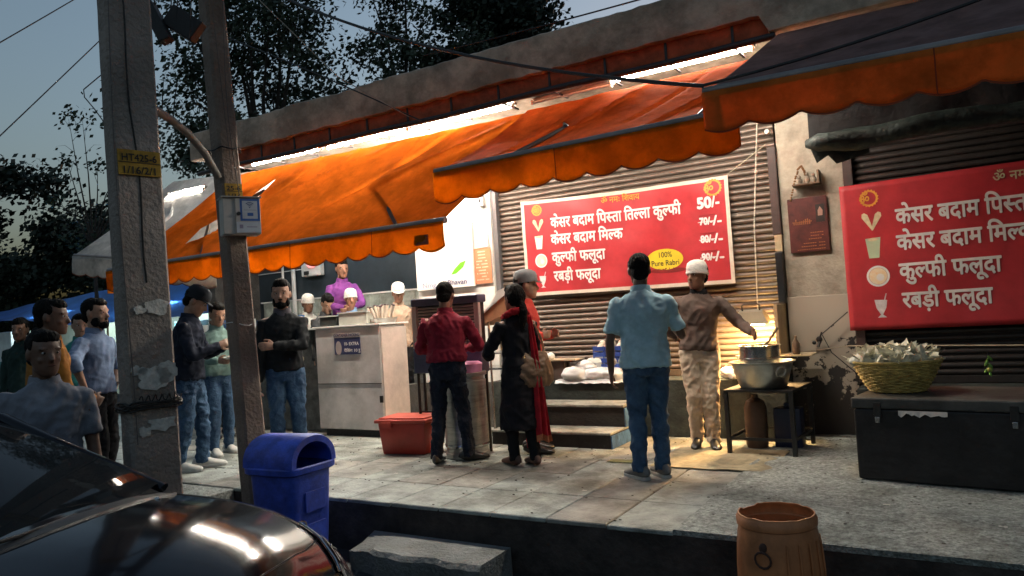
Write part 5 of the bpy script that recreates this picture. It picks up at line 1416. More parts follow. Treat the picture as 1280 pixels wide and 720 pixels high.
        if collar is not False:
            cm = collar or top; nf = neck
            g = G(); v = []
            n = 18
            for (r_, z_) in ((.068, -.012), (.070, .018), (.074, .034), (.080, .012), (.084, -.02)):
                for q in range(n):
                    a = 2 * math.pi * q / n; op = .018 if math.sin(a) > .93 else 0
                    v.append(nf + Vector((r_ * math.cos(a), r_ * math.sin(a) * .95 + .004, z_ - op - .010 * math.sin(a))) + ln * z_)
            g.add(v, [(i * n + q, i * n + (q + 1) % n, (i + 1) * n + (q + 1) % n, (i + 1) * n + q) for i in range(4) for q in range(n)])
            ob('collar', g, cm, s_, smooth=50)
    # ---- trousers and shoes
    if bottom and legs:
        g = G(); bg = baggy
        g.tube([Vector((0, -.004, a)) + sp(max(a, .93)) for a in (.80, .86, .93, 1.0, 1.03)], [(.150, .115), (.166 * B, .125), (.162 * B, .122), (.152 * B, .112), (.148 * B, .108)], 20, side=(1, 0, 0))
        an_s = []
        for s, ft in ((1, feet[0]), (-1, feet[1])):
            hip = Vector((s * .082, 0, hipz - .02)); an = Vector((ft[0], ft[1] - .02, ft[2] + .10))
            kn, an = ik(hip, an, .397, .393, (s * kneeout, 1, 0)); an_s.append((an, ft))
            dn = (an - kn).normalized()
            g.tube([hip + Vector((0, 0, .03)), hip.lerp(kn, .3), hip.lerp(kn, .7), kn, kn.lerp(an, .35), kn.lerp(an, .75), an, an + dn * .045], [(.094 * bg, .10), (.090 * bg, .094), (.075 * bg, .077), (.066 * bg, .068), (.062 * bg, .066), (.057 * bg, .060), (.054 * bg, .060), (.056 * bg, .064)], 14, side=(1, 0, 0))
        ob('trousers', remeshed(g, .011, bottom, 'trousers', fold * 1.25, .065, 2, x * 5), None, root)
        if belt:
            g = G().tube([Vector((.156 * B * math.cos(a), .116 * B * math.sin(a) - .004, 1.0 + .0)) + sp(1.0) for a in [2 * math.pi * q / 28 for q in range(29)]], [(.008, .018)] * 29, 6, side=(1, 0, 0))
            ob('belt', g, belt, root, smooth=60)
    if shoe and legs and not seated:
        for s, ft in ((1, feet[0]), (-1, feet[1])):
            an = Vector((ft[0], ft[1], ft[2])); tilt = ft[3] if len(ft) > 3 else s * -8
            m = Matrix.Rotation(R(tilt), 3, 'Z'); g = G()
            prof = [(-.095, .018, .030, .035), (-.085, .033, .048, .052), (-.05, .038, .056, .06), (0, .040, .055, .058), (.05, .043, .042, .045), (.10, .049, .034, .036), (.145, .047, .028, .030), (.18, .034, .022, .026), (.195, .015, .012, .018)]
            g.tube([an + m @ Vector((0, yy, zc)) for yy, _, _, zc in prof], [(rx, rz) for _, rx, rz, _ in prof], 14, side=tuple(m @ Vector((1, 0, 0))))
            for i, p in enumerate(g.v):
                if p.z < ft[2] + .012: p.z = ft[2] + .012
            so = ob('shoe', g, shoe, root, smooth=60)
            if sole:
                sp_ = [an + m @ Vector((sx_ * rx, yy, .002)) for yy, rx, sx_ in [(-.10, .02, 1), (-.08, .038, 1), (0, .043, 1), (.10, .052, 1), (.15, .05, 1), (.19, .03, 1), (.20, .0, 1), (.19, .03, -1), (.15, .05, -1), (.10, .052, -1), (0, .043, -1), (-.08, .038, -1), (-.10, .02, -1)]]
                ob('sole', G().prism(sp_, (0, 0, .024)), sole, so, bevel=.004)
    root['_k'] = k
    return root, dict(shR=shR, shL=shL, elR=elR, wrR=wrR, elL=elL, wrL=wrL, neck=neck, hd=hd, sp=sp)

def cloth(n, c, v=.18, **k): return M('cloth_' + n, c, .9, var=v, vs=k.get('vs', 7), bump=.14, bs=k.get('bs', 150), spec=.2, stain=k.get('stain', 0), ss=k.get('ss', 4))
jeans = M('denim', (.060, .115, .19), .85, var=.45, vs=5, bump=.5, bs=60, spec=.2, col2=(.018, .04, .085))
jeans_d = M('denim_dark', (.014, .018, .030), .85, var=.4, vs=6, bump=.5, bs=60, spec=.2)
black_c = cloth('black', (.010, .010, .012)); shoe_b = M('shoe_black', (.012, .011, .011), .35, var=.2, bump=.1)
shoe_w = M('shoe_white', (.62, .62, .58), .6, var=.12, bump=.2); shoe_g = M('shoe_grey', (.18, .17, .16), .7, var=.25, bump=.3)
sole_w = M('sole_white', (.45, .45, .43), .6, bump=0)

# the customer in the blue polo, seen from behind
person('man in sky blue polo shirt and jeans with his back turned before the red banner', -2.17, 5.56, 0, 112, 1.73,
       poleR=(.5, -.5, -1), hands=((.20, .25, 1.22), (-.27, .03, .83)), feet=((.075, .06, 0, 22), (-.10, .0, 0, 34)), head=(6, 4, 0), lean=(0, .02), skin_k='dark',
       top=cloth('sky_blue', (.40, .60, .68)), bottom=jeans, shoe=shoe_g, sole=sole_w, sleeve='short', hair='balding', build=1.12, baggy=1.04, near=True, hem=.88, fold=.008)
# the vendor
person('vendor in brown jacket, beige trousers and white skull cap reaching into the steaming pot', -2.16, 6.92, 0, -70, 1.70,
       hands=((-.33 + .0, .13, 1.0), (-.50, .16, 1.02)) and ((.19, -.12, 1.02), (-.46, .26, 1.06)), feet=((.07, .02, 0, -12), (-.07, .10, 0, 6)), head=(-40, 2, 0), lean=(-.03, .02), skin_k='brown',
       top=cloth('brown_jacket', (.14, .10, .085), stain=.2), bottom=cloth('beige', (.60, .48, .36)), shoe=shoe_b, sleeve='long', hair='short', cap='skull', baggy=1.14, build=1.04, near=True,
       poleR=(.9, -.3, -.1), poleL=(-.3, -1, -.4), hem=.93, fold=.006, collar=black_c)
# the woman
wroot, wd = person('woman in long black dress with red dupatta, hair tied back, facing left', -3.45, 5.74, 0, 150, 1.58,
       hands=((.21, .05, .76), (-.16, .30, 1.06)), feet=((.08, -.06, 0, -6), (-.07, .08, 0, 4)), head=(8, 2, 0), skin_k='brown',
       top=None, bottom=black_c, shoe=M('sandal_brown', (.10, .045, .03), .6, bump=.2), hair='bun', sleeve='long', baggy=.95, poleR=(.4, -.9, -.2), near=True)
blackd = cloth('black_dress', (.012, .011, .014)); reddup = cloth('dupatta_red', (.42, .018, .028), .3, vs=14)
g = G(); sp = wd['sp']
g.tube([Vector((0, yy, a)) for a, yy in ((.36, .015), (.5, .012), (.7, .005), (.9, 0), (1.05, 0), (1.2, 0), (1.3, 0), (1.38, 0), (1.42, 0), (1.455, 0))], [(.215, .175), (.205, .165), (.19, .150), (.172, .135), (.145, .118), (.152, .128), (.165, .120), (.165, .10), (.12, .08), (.062, .06)], 22, side=(1, 0, 0))
for sh, el, wr in ((wd['shR'], wd['elR'], wd['wrR']), (wd['shL'], wd['elL'], wd['wrL'])):
    rounded(g, [sh.lerp(Vector((0, 0, 1.3)), .3), sh, el], [.06, .062, .056]); g.tube([el, el.lerp(wr, .85)], [.056, .055], 12)
ob('dress', remeshed(g, .011, blackd, 'dress', .012, .10, 2, 4), None, wroot)
g = G()
g.tube([(.17 * math.cos(a) * .62, .115 * math.sin(a) * .9 - .0, 1.445 - .05 * math.sin(a)) for a in [2 * math.pi * q / 20 for q in range(21)]], [(.038, .032)] * 21, 8)
ob('scarf', remeshed(g, .010, reddup, 'scarf', .008, .04, 1), None, wroot)
def dup_(u, v):
    zt = 1.44 - 1.20 * v
    w = .05 + .10 * v
    xx = .10 + .04 * v + w * (u - .5) ; yy = -.095 - .06 * math.sin(min(1, v * 1.6) * math.pi * .5) - .02 * v + .022 * math.sin(u * 14 + v * 2) * (.3 + v) 
    return (xx, yy, zt + .02 * math.sin(u * 6) * v)
ob('dupatta', sheet(dup_, 24, 40, .004, (0, -1, 0)), reddup, wroot, smooth=180)
gold_b = M('dupatta_border', (.50, .16, .06), .7, var=.4, vs=30, bump=.2)
ob('border', sheet(lambda u, v: Vector(dup_(u, .955 + .05 * v)) + Vector((0, -.006, 0)), 24, 3, .002, (0, -1, 0)), gold_b, wroot)
ob('bangle', G().tube([wd['wrR'] + Vector((.030 * math.cos(a), .030 * math.sin(a), .03)) for a in [2 * math.pi * q / 16 for q in range(17)]], .006, 6), M('gold', (.8, .6, .3), .25, metal=1, bump=0), wroot, smooth=60)
# her handbag hangs from the shoulder
tb = thing('handbag', 'large brown slouchy handbag hanging at the side of the woman in black', 'handbag', (-3.31, 5.80, .70), R(62))
bagm = M('bag_leather', (.17, .095, .05), .55, var=.25, vs=7, bump=.35, bs=18)
g = G(); prof = [(.0, .14, .06), (.03, .175, .075), (.10, .185, .08), (.20, .165, .065), (.28, .13, .035), (.31, .11, .02)]
g.tube([(0, 0, z_) for z_, _, _ in prof], [(a, b) for _, a, b in prof], 20, side=(1, 0, 0))
ob('bag', remeshed(g, .010, bagm, 'bag', .008, .07, 1), None, tb)
ob('strap', G().tube([(-.12, .0, .27), (-.10, .01, .42), (-.03, .02, .56), (.03, .02, .56), (.09, .01, .42), (.11, 0, .27)], [(.012, .006)] * 6, 6), bagm, tb, smooth=60)
ob('buckle', G().ell((-.12, -.02, .27), (.014, .01, .014), 8, 6), MATS['gold'], tb, smooth=60)

# man in maroon
person('man in maroon shirt and dark jeans seen from behind at the air cooler', -4.20, 5.68, 0, 112, 1.66,
       hands=((.13, .30, 1.08), (-.13, .30, 1.06)), feet=((.16, .07, 0, -60), (-.13, -.06, 0, 0)), head=(0, 18, 0), lean=(0, .05), skin_k='brown',
       top=cloth('maroon', (.20, .014, .03), .25), bottom=jeans_d, shoe=shoe_b, sleeve='long', hair='short', build=1.12, near=True, poleR=(.9, -.4, -.5), poleL=(-.9, -.4, -.5),
       belt=M('belt_tan', (.28, .15, .07), .5, bump=.1), hem=.99, fold=.009, collar=None)
# person in coral shirt behind the woman
person('person in coral red tunic and grey cap, half hidden by the woman in black', -3.66, 6.30, 0, 20, 1.72,
       hands=((.13, .15, 1.12), (-.12, .22, 1.12)), head=(12, 4, 0), skin_k='tan', top=cloth('coral', (.58, .07, .055), .15), bottom=reddup, shoe=shoe_b,
       sleeve='long', hair='short', cap='visor', capm=cloth('grey_cap', (.20, .21, .22)), build=1.0, hem=.70)
# bearded man in black
person('bearded man in black sweater and jeans, facing forward with one arm across his chest', -5.72, 5.08, 0, -43, 1.79,
       hands=((.235, .06, .80), (.07, .24, 1.14)), feet=((.09, .04, 0), (-.11, .0, 0)), head=(-6, 2, 0), skin_k='tan',
       top=cloth('black_sweater', (.014, .016, .018)), bottom=jeans, shoe=shoe_b, sleeve='long', hair='full', beard=True, near=True, poleL=(-.9, .1, -.5), hem=.92, collar=cloth('grey_collar', (.09, .085, .10)), fold=.007, build=.98)
# man in navy jacket and cap
person('man in dark navy jacket and cap looking down, between the two poles', -6.72, 4.72, 0, 40, 1.80,
       hands=((.10, .30, 1.16), (-.10, .32, 1.14)), feet=((.09, -.08, 0, -6), (-.09, .09, 0, 8)), head=(0, 32, 0), lean=(0, .03), skin_k='tan',
       top=cloth('navy_jacket', (.012, .016, .030), .3), bottom=jeans, shoe=shoe_w, sole=sole_w, sleeve='long', hair='short', cap='visor', capm=cloth('dark_cap', (.02, .022, .026)), near=True, hem=.88, fold=.010, build=1.08, poleR=(.5, -.4, -.8), poleL=(-.5, -.4, -.8))
person('man in grey-green shirt and dark vest eating behind the man in navy jacket', -7.22, 5.45, 0, -15, 1.66,
       hands=((.12, .28, 1.08), (-.10, .30, 1.10)), feet=((.1, .05, 0), (-.1, -.03, 0)), head=(0, 18, 0), skin_k='tan', top=cloth('grey_green', (.16, .26, .24)), bottom=jeans, shoe=shoe_w, sole=sole_w, sleeve='long', hair='short', hem=.92)
# plate he is eating from
t = thing('paper_plate', 'small white food plate held over the ledge by the man in grey-green', 'plate', (-6.88, 5.36, 1.07))
ob('plate', G().lathe([(.0, 0), (.06, .002), (.09, .018), (.093, .018), (.06, -.004), (.0, -.004)], (0, 0, 0), 22, cap=False), whitew, t, smooth=50)
lump((0, 0, .018), (.05, .04, .02), 5, km, t, 'food', .2, 12, 7)
# people at the far left
person('bearded man in light blue shirt, hand on hip, seen in profile beside the near pole', -6.48, 3.66, 0, 25, 1.68,
       hands=((.30, .10, .98), (-.17, .05, .98)), feet=((.1, .05, 0), (-.1, -.02, 0)), head=(0, 2, 0), skin_k='tan', top=cloth('light_blue', (.16, .22, .34), .2), bottom=black_c, shoe=shoe_b,
       sleeve='rolled', hair='short', beard=True, poleL=(-1, -.5, .0), poleR=(.8, .3, -.4), hem=.93)
person('man in mustard orange shirt with his back turned, left behind the dark car', -5.45, 2.72, 0, 75, 1.62,
       hands=((.14, .26, 1.0), (-.14, .26, 1.0)), head=(-35, 4, 0), skin_k='dark', top=cloth('mustard', (.40, .165, .03), .25), bottom=black_c, shoe=shoe_b, sleeve='long', hair='short', build=1.08, lean=(0, .04))
person('man in grey-blue shirt standing in the shade on the road just behind the car', -4.76, 2.37, RZ, -24, 1.79,
       hands=((.23, .08, .80), (-.25, .05, .80)), feet=((.11, .03, 0), (-.11, -.02, 0)), head=(18, 4, 0), skin_k='dark', top=cloth('slate_shirt', (.22, .23, .27), .25, stain=.2), bottom=black_c, shoe=shoe_b,
       sleeve='short', hair='short', build=1.10, near=True, hem=.86, fold=.008)
person('far person in dark clothes seen between the mustard shirt and the white cabinet', -9.2, 4.35, 0, -60, 1.62, head=(10, 4, 0), skin_k='brown', top=cloth('dark_green', (.02, .04, .035)), bottom=black_c, shoe=shoe_b, hair='full')
person('person in teal shirt peering from behind the man in mustard', -8.35, 4.55, 0, -20, 1.62, head=(0, 4, 0), skin_k='tan', top=cloth('teal', (.04, .22, .20)), bottom=black_c, shoe=shoe_b, hair='short')
person('distant man in pale shirt standing by the far stall table', -13.4, 6.6, 0, 30, 1.6, skin_k='brown', top=cloth('pale_grey', (.35, .35, .36)), bottom=black_c, shoe=shoe_b, hair='short')
# kitchen staff, on the raised kitchen floor
person('man in purple shirt standing in the raised kitchen, tallest of the staff', -7.10, 7.36, .55, -42, 1.65,
       hands=((.02, .28, 1.06), (-.06, .27, 1.05)), head=(14, 8, 0), skin_k='brown', top=cloth('purple', (.17, .045, .22), .2), bottom=cloth('purple_dark', (.08, .02, .08)), shoe=shoe_b, sleeve='long', hair='full', build=.92, poleR=(1, -.2, -.4), poleL=(-1, -.2, -.4), hem=.8)
person('worker in pale blue shirt and white skull cap seated low behind the cabinet', -6.86, 7.25, .22, -42, 1.56, head=(0, 4, 0), skin_k='brown', top=cloth('pale_blue', (.22, .36, .55), .15), bottom=black_c, hair='short', cap='skull', build=1.0, near=False)
person('dark-haired worker bent over behind the left end of the cabinet', -7.26, 7.14, .17, -10, 1.58, head=(-10, 32, 0), lean=(0, .06), skin_k='tan', top=cloth('dark_grey', (.05, .055, .06)), bottom=black_c, hair='full')
person('worker in white printed cap beside the kulfi moulds', -6.28, 7.52, .25, -45, 1.56, head=(0, 14, 0), skin_k='brown', top=cloth('cream_shirt', (.45, .33, .24)), bottom=black_c, hair='short', cap='flat')
person('worker in white cap half hidden behind the bearded man\'s shoulder', -7.72, 7.30, .22, -30, 1.55, head=(10, 14, 0), skin_k='brown', top=cloth('off_white', (.50, .50, .46)), bottom=black_c, hair='short', cap='skull')
person('figure in white cap just left of the thin pole', -8.35, 6.3, 0, -10, 1.60, head=(0, 6, 0), skin_k='tan', top=cloth('teal_dark', (.05, .12, .12)), bottom=black_c, shoe=shoe_b, hair='short', cap='skull')
# ================================================================ CAR
paint = M('car_paint', (.006, .0065, .010), .12, var=.05, bump=0, spec=.28, coat=.12)
glassm = M('car_glass', (.010, .013, .016), .04, var=.0, bump=0, spec=.12)
trim = M('black_trim', (.012, .012, .013), .5, bump=.1)
chrome = M('chrome', (.7, .7, .7), .1, metal=1.0, bump=0, var=.05)
lensr = M('lamp_amber', (.30, .035, .03), .1, var=.3, vs=8, bump=.2, spec=.7, coat=1.0)
lens = M('lamp_clear', (.30, .30, .32), .06, var=.3, vs=15, bump=.1, metal=.6, coat=1.0)
car = thing('car', 'black car with glossy hood reflecting the orange awnings, parked at the lower left', 'car', (-4.21, 1.234, RZ), R(19))
# stations: x, half width at sill, half width at shoulder, z of shoulder, z of deck centre, z sill
ST = [(-2.15, .60, .62, .62, .66, .30), (-2.05, .74, .74, .80, .84, .24), (-1.8, .80, .78, .93, .98, .20), (-1.3, .83, .80, .95, 1.0, .20), (-.6, .835, .81, .94, .97, .20), (.2, .835, .81, .93, .96, .20), (.7, .835, .80, .925, .96, .20),
      (.95, .835, .785, .915, .965, .20), (1.2, .835, .765, .90, .955, .20), (1.45, .83, .74, .875, .925, .20), (1.65, .82, .71, .84, .885, .20), (1.82, .79, .66, .79, .835, .21), (1.95, .74, .60, .735, .775, .22), (2.06, .65, .52, .66, .695, .23), (2.13, .56, .46, .56, .58, .25), (2.16, .50, .42, .40, .40, .27)]
def cr_interp(x):
    k = 0
    while k < len(ST) - 2 and ST[k + 1][0] < x: k += 1
    p0, p1, p2, p3 = ST[max(k - 1, 0)], ST[k], ST[k + 1], ST[min(k + 2, len(ST) - 1)]
    t = (x - p1[0]) / (p2[0] - p1[0]); out = []
    for a in range(1, 6):
        out.append(.5 * (2 * p1[a] + (p2[a] - p0[a]) * t + (2 * p0[a] - 5 * p1[a] + 4 * p2[a] - p3[a]) * t * t + (3 * p1[a] - p0[a] - 3 * p2[a] + p3[a]) * t ** 3))
    lift = .085 * max(0, min(1, (x - .6) / .4)); out[2] += lift; out[3] += lift
    return out
def section(x):
    wb, ws, zs, zd, zsil = cr_interp(x)
    half = [(0, zd + .018), (.25 * ws, zd + .012), (.5 * ws, zd - .006), (.72 * ws, zd - .040), (.86 * ws, zs - .006), (.95 * ws, zs - .018), (ws + .012, zs - .040), (ws + .035, zs - .075), (wb - .005, zs - .14), (wb + .005, (zs + zsil) * .5 + .05), (wb - .01, zsil + .12), (wb - .05, zsil)]
    return half
N = 96; g = G(); xs_ = [-2.15 + 4.31 * i / N for i in range(N + 1)]
m = len(section(0)); W_ = 2 * m - 1
for x in xs_:
    h = section(x)
    row = [(x, y, z) for y, z in reversed(h)] + [(x, -y, z) for y, z in h[1:]]
    g.v += [Vector(p) for p in row]
for i in range(N):
    for k in range(W_ - 1): g.f.append((i * W_ + k, i * W_ + k + 1, (i + 1) * W_ + k + 1, (i + 1) * W_ + k))
g.f += [tuple(range(W_)), tuple(reversed([N * W_ + k for k in range(W_)]))]
bd = ob('body', g, paint, car, smooth=60)
# greenhouse
RF = [(-1.35, .60, 1.05), (-.9, .58, 1.36), (-.5, .575, 1.43), (0, .575, 1.435), (.25, .57, 1.40)]
def gl(name, poly_rows, mat, par=car, sm=60):
    g = G(); nr = len(poly_rows); nc = len(poly_rows[0])
    for r_ in poly_rows: g.v += [Vector(p) for p in r_]
    for i in range(nr - 1):
        for k in range(nc - 1): g.f.append((i * nc + k, i * nc + k + 1, (i + 1) * nc + k + 1, (i + 1) * nc + k))
    return ob(name, g, mat, par, smooth=sm)
def arc(x, w, z, bow, crown, n=12): return [(x + bow * (1 - (2 * k / n - 1) ** 2), -w + 2 * w * k / n, z + crown * (1 - (2 * k / n - 1) ** 2)) for k in range(n + 1)]
ws_rows = []
for q in range(9):
    t_ = q / 8; xx = 1.03 * (1 - t_) + .22 * t_; zz_ = 1.03 + (1.40 - 1.03) * (t_ ** .93); w_ = .735 * (1 - t_) + .575 * t_
    ws_rows.append(arc(xx, w_ - .03, zz_, .14 * (1 - t_) + .06 * t_, .02 * t_, 14))
gl('windscreen', ws_rows, glassm)
rf = [arc(x, .575, z, .0 + (.06 if x > .2 else 0), .025, 14) for x, z in ((.22, 1.402), (.1, 1.43), (-.2, 1.45), (-.6, 1.44), (-.9, 1.40), (-1.0, 1.37))]
gl('roof', rf, paint)
gl('rear_window', [arc(x, w, z, -.05, .02, 14) for x, z, w in ((-1.0, 1.37, .575), (-1.25, 1.2, .62), (-1.55, 1.0, .66))], glassm)
for s in (-1, 1):
    gl('side_window', [[(x, s * w0, .94) for x, w0 in ((.93, .765), (.5, .775), (0, .78), (-.6, .78), (-1.35, .73))], [(x, s * w0, z) for x, w0, z in ((.86, .755, .99), (.45, .70, 1.22), (0, .67, 1.30), (-.6, .66, 1.30), (-1.25, .66, 1.15))], [(x, s * w0, z) for x, w0, z in ((.80, .74, 1.03), (.22, .60, 1.38), (0, .60, 1.415), (-.6, .60, 1.405), (-1.0, .60, 1.34))]], glassm)
    ob('roof_pillar', G().tube([(1.04, s * .735, 1.0), (.85, s * .715, 1.085), (.55, s * .655, 1.23), (.24, s * .595, 1.395), (0, s * .59, 1.43), (-.6, s * .59, 1.425), (-1.0, s * .595, 1.36), (-1.3, s * .64, 1.16), (-1.6, s * .69, .98)], [(.035, .024)] * 9, 8), paint, car, smooth=60)
    ob('roof_pillar', G().tube([(-.15, s * .782, .93), (-.25, s * .60, 1.41)], .025, 8), paint, car, smooth=60)
    mr = ob('side_mirror', G().ell((.50, s * .90, .98), (.05, .09, .06), 14, 8), paint, car, smooth=60)
    for x in (1.38, -1.35):
        w = ob('wheel', G().tube([(x, s * .66, .31), (x, s * .84, .31)], .30, 28), M('tyre', (.02, .02, .02), .8, bump=.3), car, smooth=40)
        ob('rim', G().tube([(x, s * .80, .31), (x, s * .846, .31)], .19, 20), chrome, w, smooth=40)
        ob('wheel_arch', G().tube([(x + .345 * math.cos(a), s * (.838), .31 + .345 * math.sin(a)) for a in [math.pi * q / 14 for q in range(15)]], .02, 6), trim, car, smooth=60)
    # headlamp: wraps round the front corner
    def surf(x, v, off=.004):
        h = section(x); zz2 = []
        i = 4 + v * 4.0; k = min(int(i), len(h) - 2); t_ = i - k
        y_ = h[k][0] * (1 - t_) + h[k + 1][0] * t_; z_ = h[k][1] * (1 - t_) + h[k + 1][1] * t_
        return (x + off, s * (y_ + off), z_ + off * .5)
    hl = ob('headlight', sheet(lambda u, v: surf(1.83 + .26 * u - .06 * v * (1 - u), .12 + v * .88, .006), 12, 8), lens, car, smooth=60)
    ob('indicator', sheet(lambda u, v: surf(1.93 + .13 * u, .35 + v * .6, .010), 8, 6), lensr, hl, smooth=60)
    for (a0, b0, a1, b1) in ((1.83, .10, 2.09, .10), (1.83, .10, 1.80, .98), (2.0, .3, 1.94, .95)):
        ob('lamp_trim', G().tube([surf(a0 + (a1 - a0) * q / 8, b0 + (b1 - b0) * q / 8, .012) for q in range(9)], .0045, 5), chrome, hl, smooth=60)
# bonnet shut lines, cowl, wipers, grille, badge-free
def top_at(x, y, off=.003):
    h = section(x); y_ = abs(y)
    for k in range(len(h) - 1):
        if h[k][0] <= y_ <= h[k + 1][0]:
            t_ = (y_ - h[k][0]) / (h[k + 1][0] - h[k][0]); return (x, y, h[k][1] * (1 - t_) + h[k + 1][1] * t_ + off)
    return (x, y, h[5][1] + off)
for s in (-1, 1):
    ob('bonnet_gap', G().tube([top_at(1.10 + .85 * q / 16, s * (.70 - .14 * (q / 16) ** 1.6), -.001) for q in range(17)], .0045, 5), trim, car)
ob('bonnet_gap', G().tube([top_at(1.95 + .06 * (1 - (q / 12 * 2 - 1) ** 2), -.56 + 1.12 * q / 12, -.001) for q in range(13)], .0045, 5), trim, car)
ob('bonnet_gap', G().tube([top_at(1.13 + .13 * (1 - (q / 16 * 2 - 1) ** 2), -.70 + 1.40 * q / 16, .0) for q in range(17)], .009, 5), trim, car)
ob('cowl', sheet(lambda u, v: top_at(1.05 + .07 * v + .13 * (1 - (2 * u - 1) ** 2), -.69 + 1.38 * u, .004), 20, 3), trim, car, smooth=60)
for y0, y1 in ((.05, -.55),):
    ob('wiper', G().tube([(1.16, y0, 1.055), (1.19, (y0 + y1) / 2, 1.058), (1.14, y1, 1.06)], .008, 6), trim, car, smooth=60)
ob('nozzle', G().ell(top_at(1.25, .42, .004), (.014, .02, .008), 8, 5), chrome, car, smooth=60)
ob('grille', G().box((2.13, -.42, .42), (2.19, .42, .55)), trim, car, bevel=.01)
ob('bumper_trim', G().tube([(2.02, -.70, .46), (2.17, -.45, .40), (2.19, 0, .40), (2.17, .45, .40), (2.02, .70, .46)], [(.04, .03)] * 5, 8), paint, car, smooth=60)
ob('number_plate', G().box((2.20, -.25, .33), (2.21, .25, .44)), white_p, car, bevel=.004)

# ================================================================ TREES
leafm = M('foliage', (.045, .065, .030), .6, var=.4, vs=1.2, bump=0, trans=.0)
leafd = M('foliage_dark', (.030, .045, .026), .6, var=.4, vs=.8, bump=0)
bark = M('bark', (.06, .045, .035), .9, var=.4, vs=6, bump=.8, bs=15)
def tree(label, x, y, h, r, zc, rz_, nleaf, ls, seed, mat=leafm, clumps=26, gap=.0, limbs=9, trunk_r=.25, sparse=False, z0=RZ):
    rnd = random.Random(seed)
    t = thing('tree', label, 'tree', (x, y, z0))
    tops = []
    tg = G(); base = Vector((0, 0, 0)); fork = Vector((rnd.uniform(-.3, .3), rnd.uniform(-.3, .3), zc - rz_ * .8))
    tg.tube([base, fork * .5 + Vector((.15, 0, 0)), fork], [trunk_r, trunk_r * .8, trunk_r * .6], 10)
    cl = []
    for k in range(clumps):
        a = rnd.uniform(0, 6.283); q = rnd.random() ** .5; zz = rnd.uniform(-1, 1)
        rr_ = math.sqrt(max(.05, 1 - zz * zz)) * q
        c = Vector((r * rr_ * math.cos(a), r * rr_ * math.sin(a), zc + rz_ * zz)); cl.append((c, rnd.uniform(.16, .34) * r))
    for k in range(limbs):
        c = cl[k][0]; mid = fork.lerp(c, .5) + Vector((rnd.uniform(-.2, .2), rnd.uniform(-.2, .2), .3)) * r * .3
        tg.tube([fork - Vector((0, 0, .2)), mid, c], [trunk_r * .42, trunk_r * .22, trunk_r * .05], 6)
        for j in range(3):
            d = Vector((rnd.uniform(-1, 1), rnd.uniform(-1, 1), rnd.uniform(-.3, 1))).normalized() * r * .35
            tg.tube([mid.lerp(c, .4 + .2 * j), mid.lerp(c, .4 + .2 * j) + d * .5 + Vector((0, 0, .1)), mid.lerp(c, .4 + .2 * j) + d], [trunk_r * .10, trunk_r * .06, trunk_r * .02], 5)
    ob('trunk', tg, bark, t, smooth=60)
    V, F = [], []
    for k in range(nleaf):
        c, cr_ = cl[rnd.randrange(len(cl))]
        d = Vector([max(-2, min(2, rnd.gauss(0, q_))) for q_ in (1, 1, .8)])
        p = c + d * cr_ * .55
        n_ = Vector((rnd.uniform(-1, 1), rnd.uniform(-1, 1), rnd.uniform(-1, 1))).normalized(); a = n_.orthogonal().normalized(); b = n_.cross(a)
        s = ls * rnd.uniform(.6, 1.3); o = len(V)
        V += [p - a * s * .5, p - b * s * .36 + a * s * .05, p + a * s * .62, p + b * s * .36 + a * s * .05]; F.append((o, o + 1, o + 2, o + 3))
    me = bpy.data.meshes.new('crown'); me.from_pydata([tuple(v) for v in V], [], F); me.materials.append(mat)
    ob('crown', me, None, t, kind='stuff')
    return t
tree('tall leafy tree behind the shop roof just right of the thin pole', -19.5, 17.0, 14, 3.9, 9.6, 4.2, 20000, .15, 3, clumps=46, limbs=16)
tree('smaller open tree between the tall leafy tree and the dark dense one', -18.2, 22.8, 14, 3.0, 12.6, 3.4, 9000, .17, 8, clumps=34, limbs=12)
tree('dense very dark tree behind the roof at upper centre', -17.0, 28.3, 16, 3.0, 13.6, 3.0, 26000, .24, 5, leafd, clumps=46, limbs=12)
tree('thin sparse tree with bare twigs just left of the near pole', -17.6, 9.9, 7, 1.15, 5.5, 1.6, 700, .10, 12, clumps=16, limbs=14, trunk_r=.06)
for k, (x, y, r, zc, rz_, nl, lb) in enumerate(((-33, 14.0, 3.6, 5.6, 3.6, 9000, 'dark bushy tree at the far left edge beyond the market'), (-33, 19.5, 3.4, 4.6, 2.9, 9000, 'dark tree mass left of the near pole, second from the left'), (-30, 22.5, 3.6, 4.2, 2.8, 9000, 'lower dark tree directly behind the white awning'), (-27, 25.0, 3.2, 4.6, 2.8, 7000, 'dark tree mostly hidden behind the near pole'), (-36, 26, 4.2, 5, 3.4, 8000, 'rearmost dark tree filling the gap above the blue tarpaulin'))):
    tree(lb, x, y, 8, r, zc, rz_, int(nl * 2.4), .22, 20 + k, leafd, clumps=30, limbs=8)
g = G()
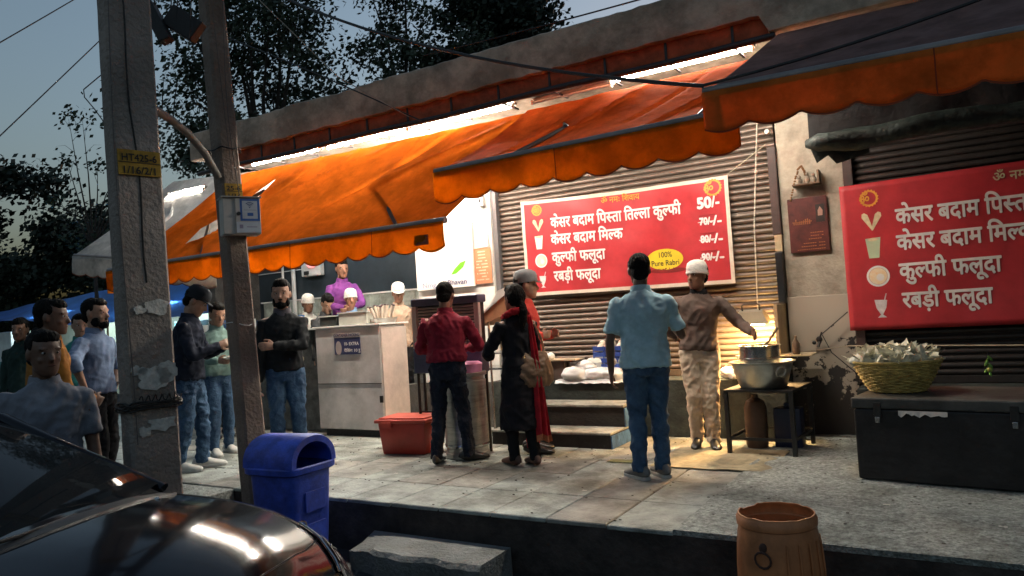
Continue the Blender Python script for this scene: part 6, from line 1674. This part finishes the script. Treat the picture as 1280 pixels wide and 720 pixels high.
def hedge(u, v):
    x = -46 + 34 * u; return (x, 27 + 2 * math.sin(u * 5) - .8 * v, RZ + v * (5.6 + .9 * nz((u * 9, 0, 0)) + .5 * nz((u * 40, 1, 0))))
ob('undergrowth', sheet(hedge, 160, 8), leafd, kind='stuff')
hz = G(); rnd = random.Random(77); V, F = [], []
for k in range(24000):
    u = rnd.random(); x = -46 + 34 * u; h = (5.6 + .9 * nz((u * 9, 0, 0)) + .5 * nz((u * 40, 1, 0)))
    p = Vector((x, 27 + 2 * math.sin(u * 5) - rnd.uniform(.2, 1.4), RZ + rnd.random() ** .6 * (h + .35)))
    n_ = Vector((rnd.uniform(-1, 1), rnd.uniform(-1, 1), rnd.uniform(-1, 1))).normalized(); a = n_.orthogonal().normalized(); b = n_.cross(a); s = .3 * rnd.uniform(.6, 1.2)
    o = len(V); V += [p - a * s * .5, p - b * s * .36, p + a * s * .6, p + b * s * .36]; F.append((o, o + 1, o + 2, o + 3))
me = bpy.data.meshes.new('undergrowth_leaves'); me.from_pydata([tuple(v) for v in V], [], F); me.materials.append(leafd)
ob('undergrowth_leaves', me, None, kind='stuff')

# ================================================================ tidy: give every thing its origin at its base
bpy.context.view_layer.update()
for o in list(S.objects):
    if o.parent or o.type in ('CAMERA', 'LIGHT') or o.get('kind'): continue
    if o.type == 'EMPTY' and o.location.length < 1e-6 and o.children:
        lo = Vector((1e9,) * 3); hi = Vector((-1e9,) * 3)
        for c in o.children_recursive:
            if c.type == 'MESH':
                for b in c.bound_box:
                    p = c.matrix_world @ Vector(b); lo = Vector(map(min, lo, p)); hi = Vector(map(max, hi, p))
        c0 = Vector(((lo.x + hi.x) / 2, (lo.y + hi.y) / 2, lo.z)); o.location = c0
        for c in o.children: c.location = c.location - c0
    elif o.type == 'MESH' and o.location.length < 1e-6 and o.data.users == 1:
        bb_ = [Vector(b) for b in o.bound_box]; c0 = sum(bb_, Vector()) / 8; c0.z = min(b.z for b in bb_)
        o.data.transform(Matrix.Translation(-c0)); o.location = c0
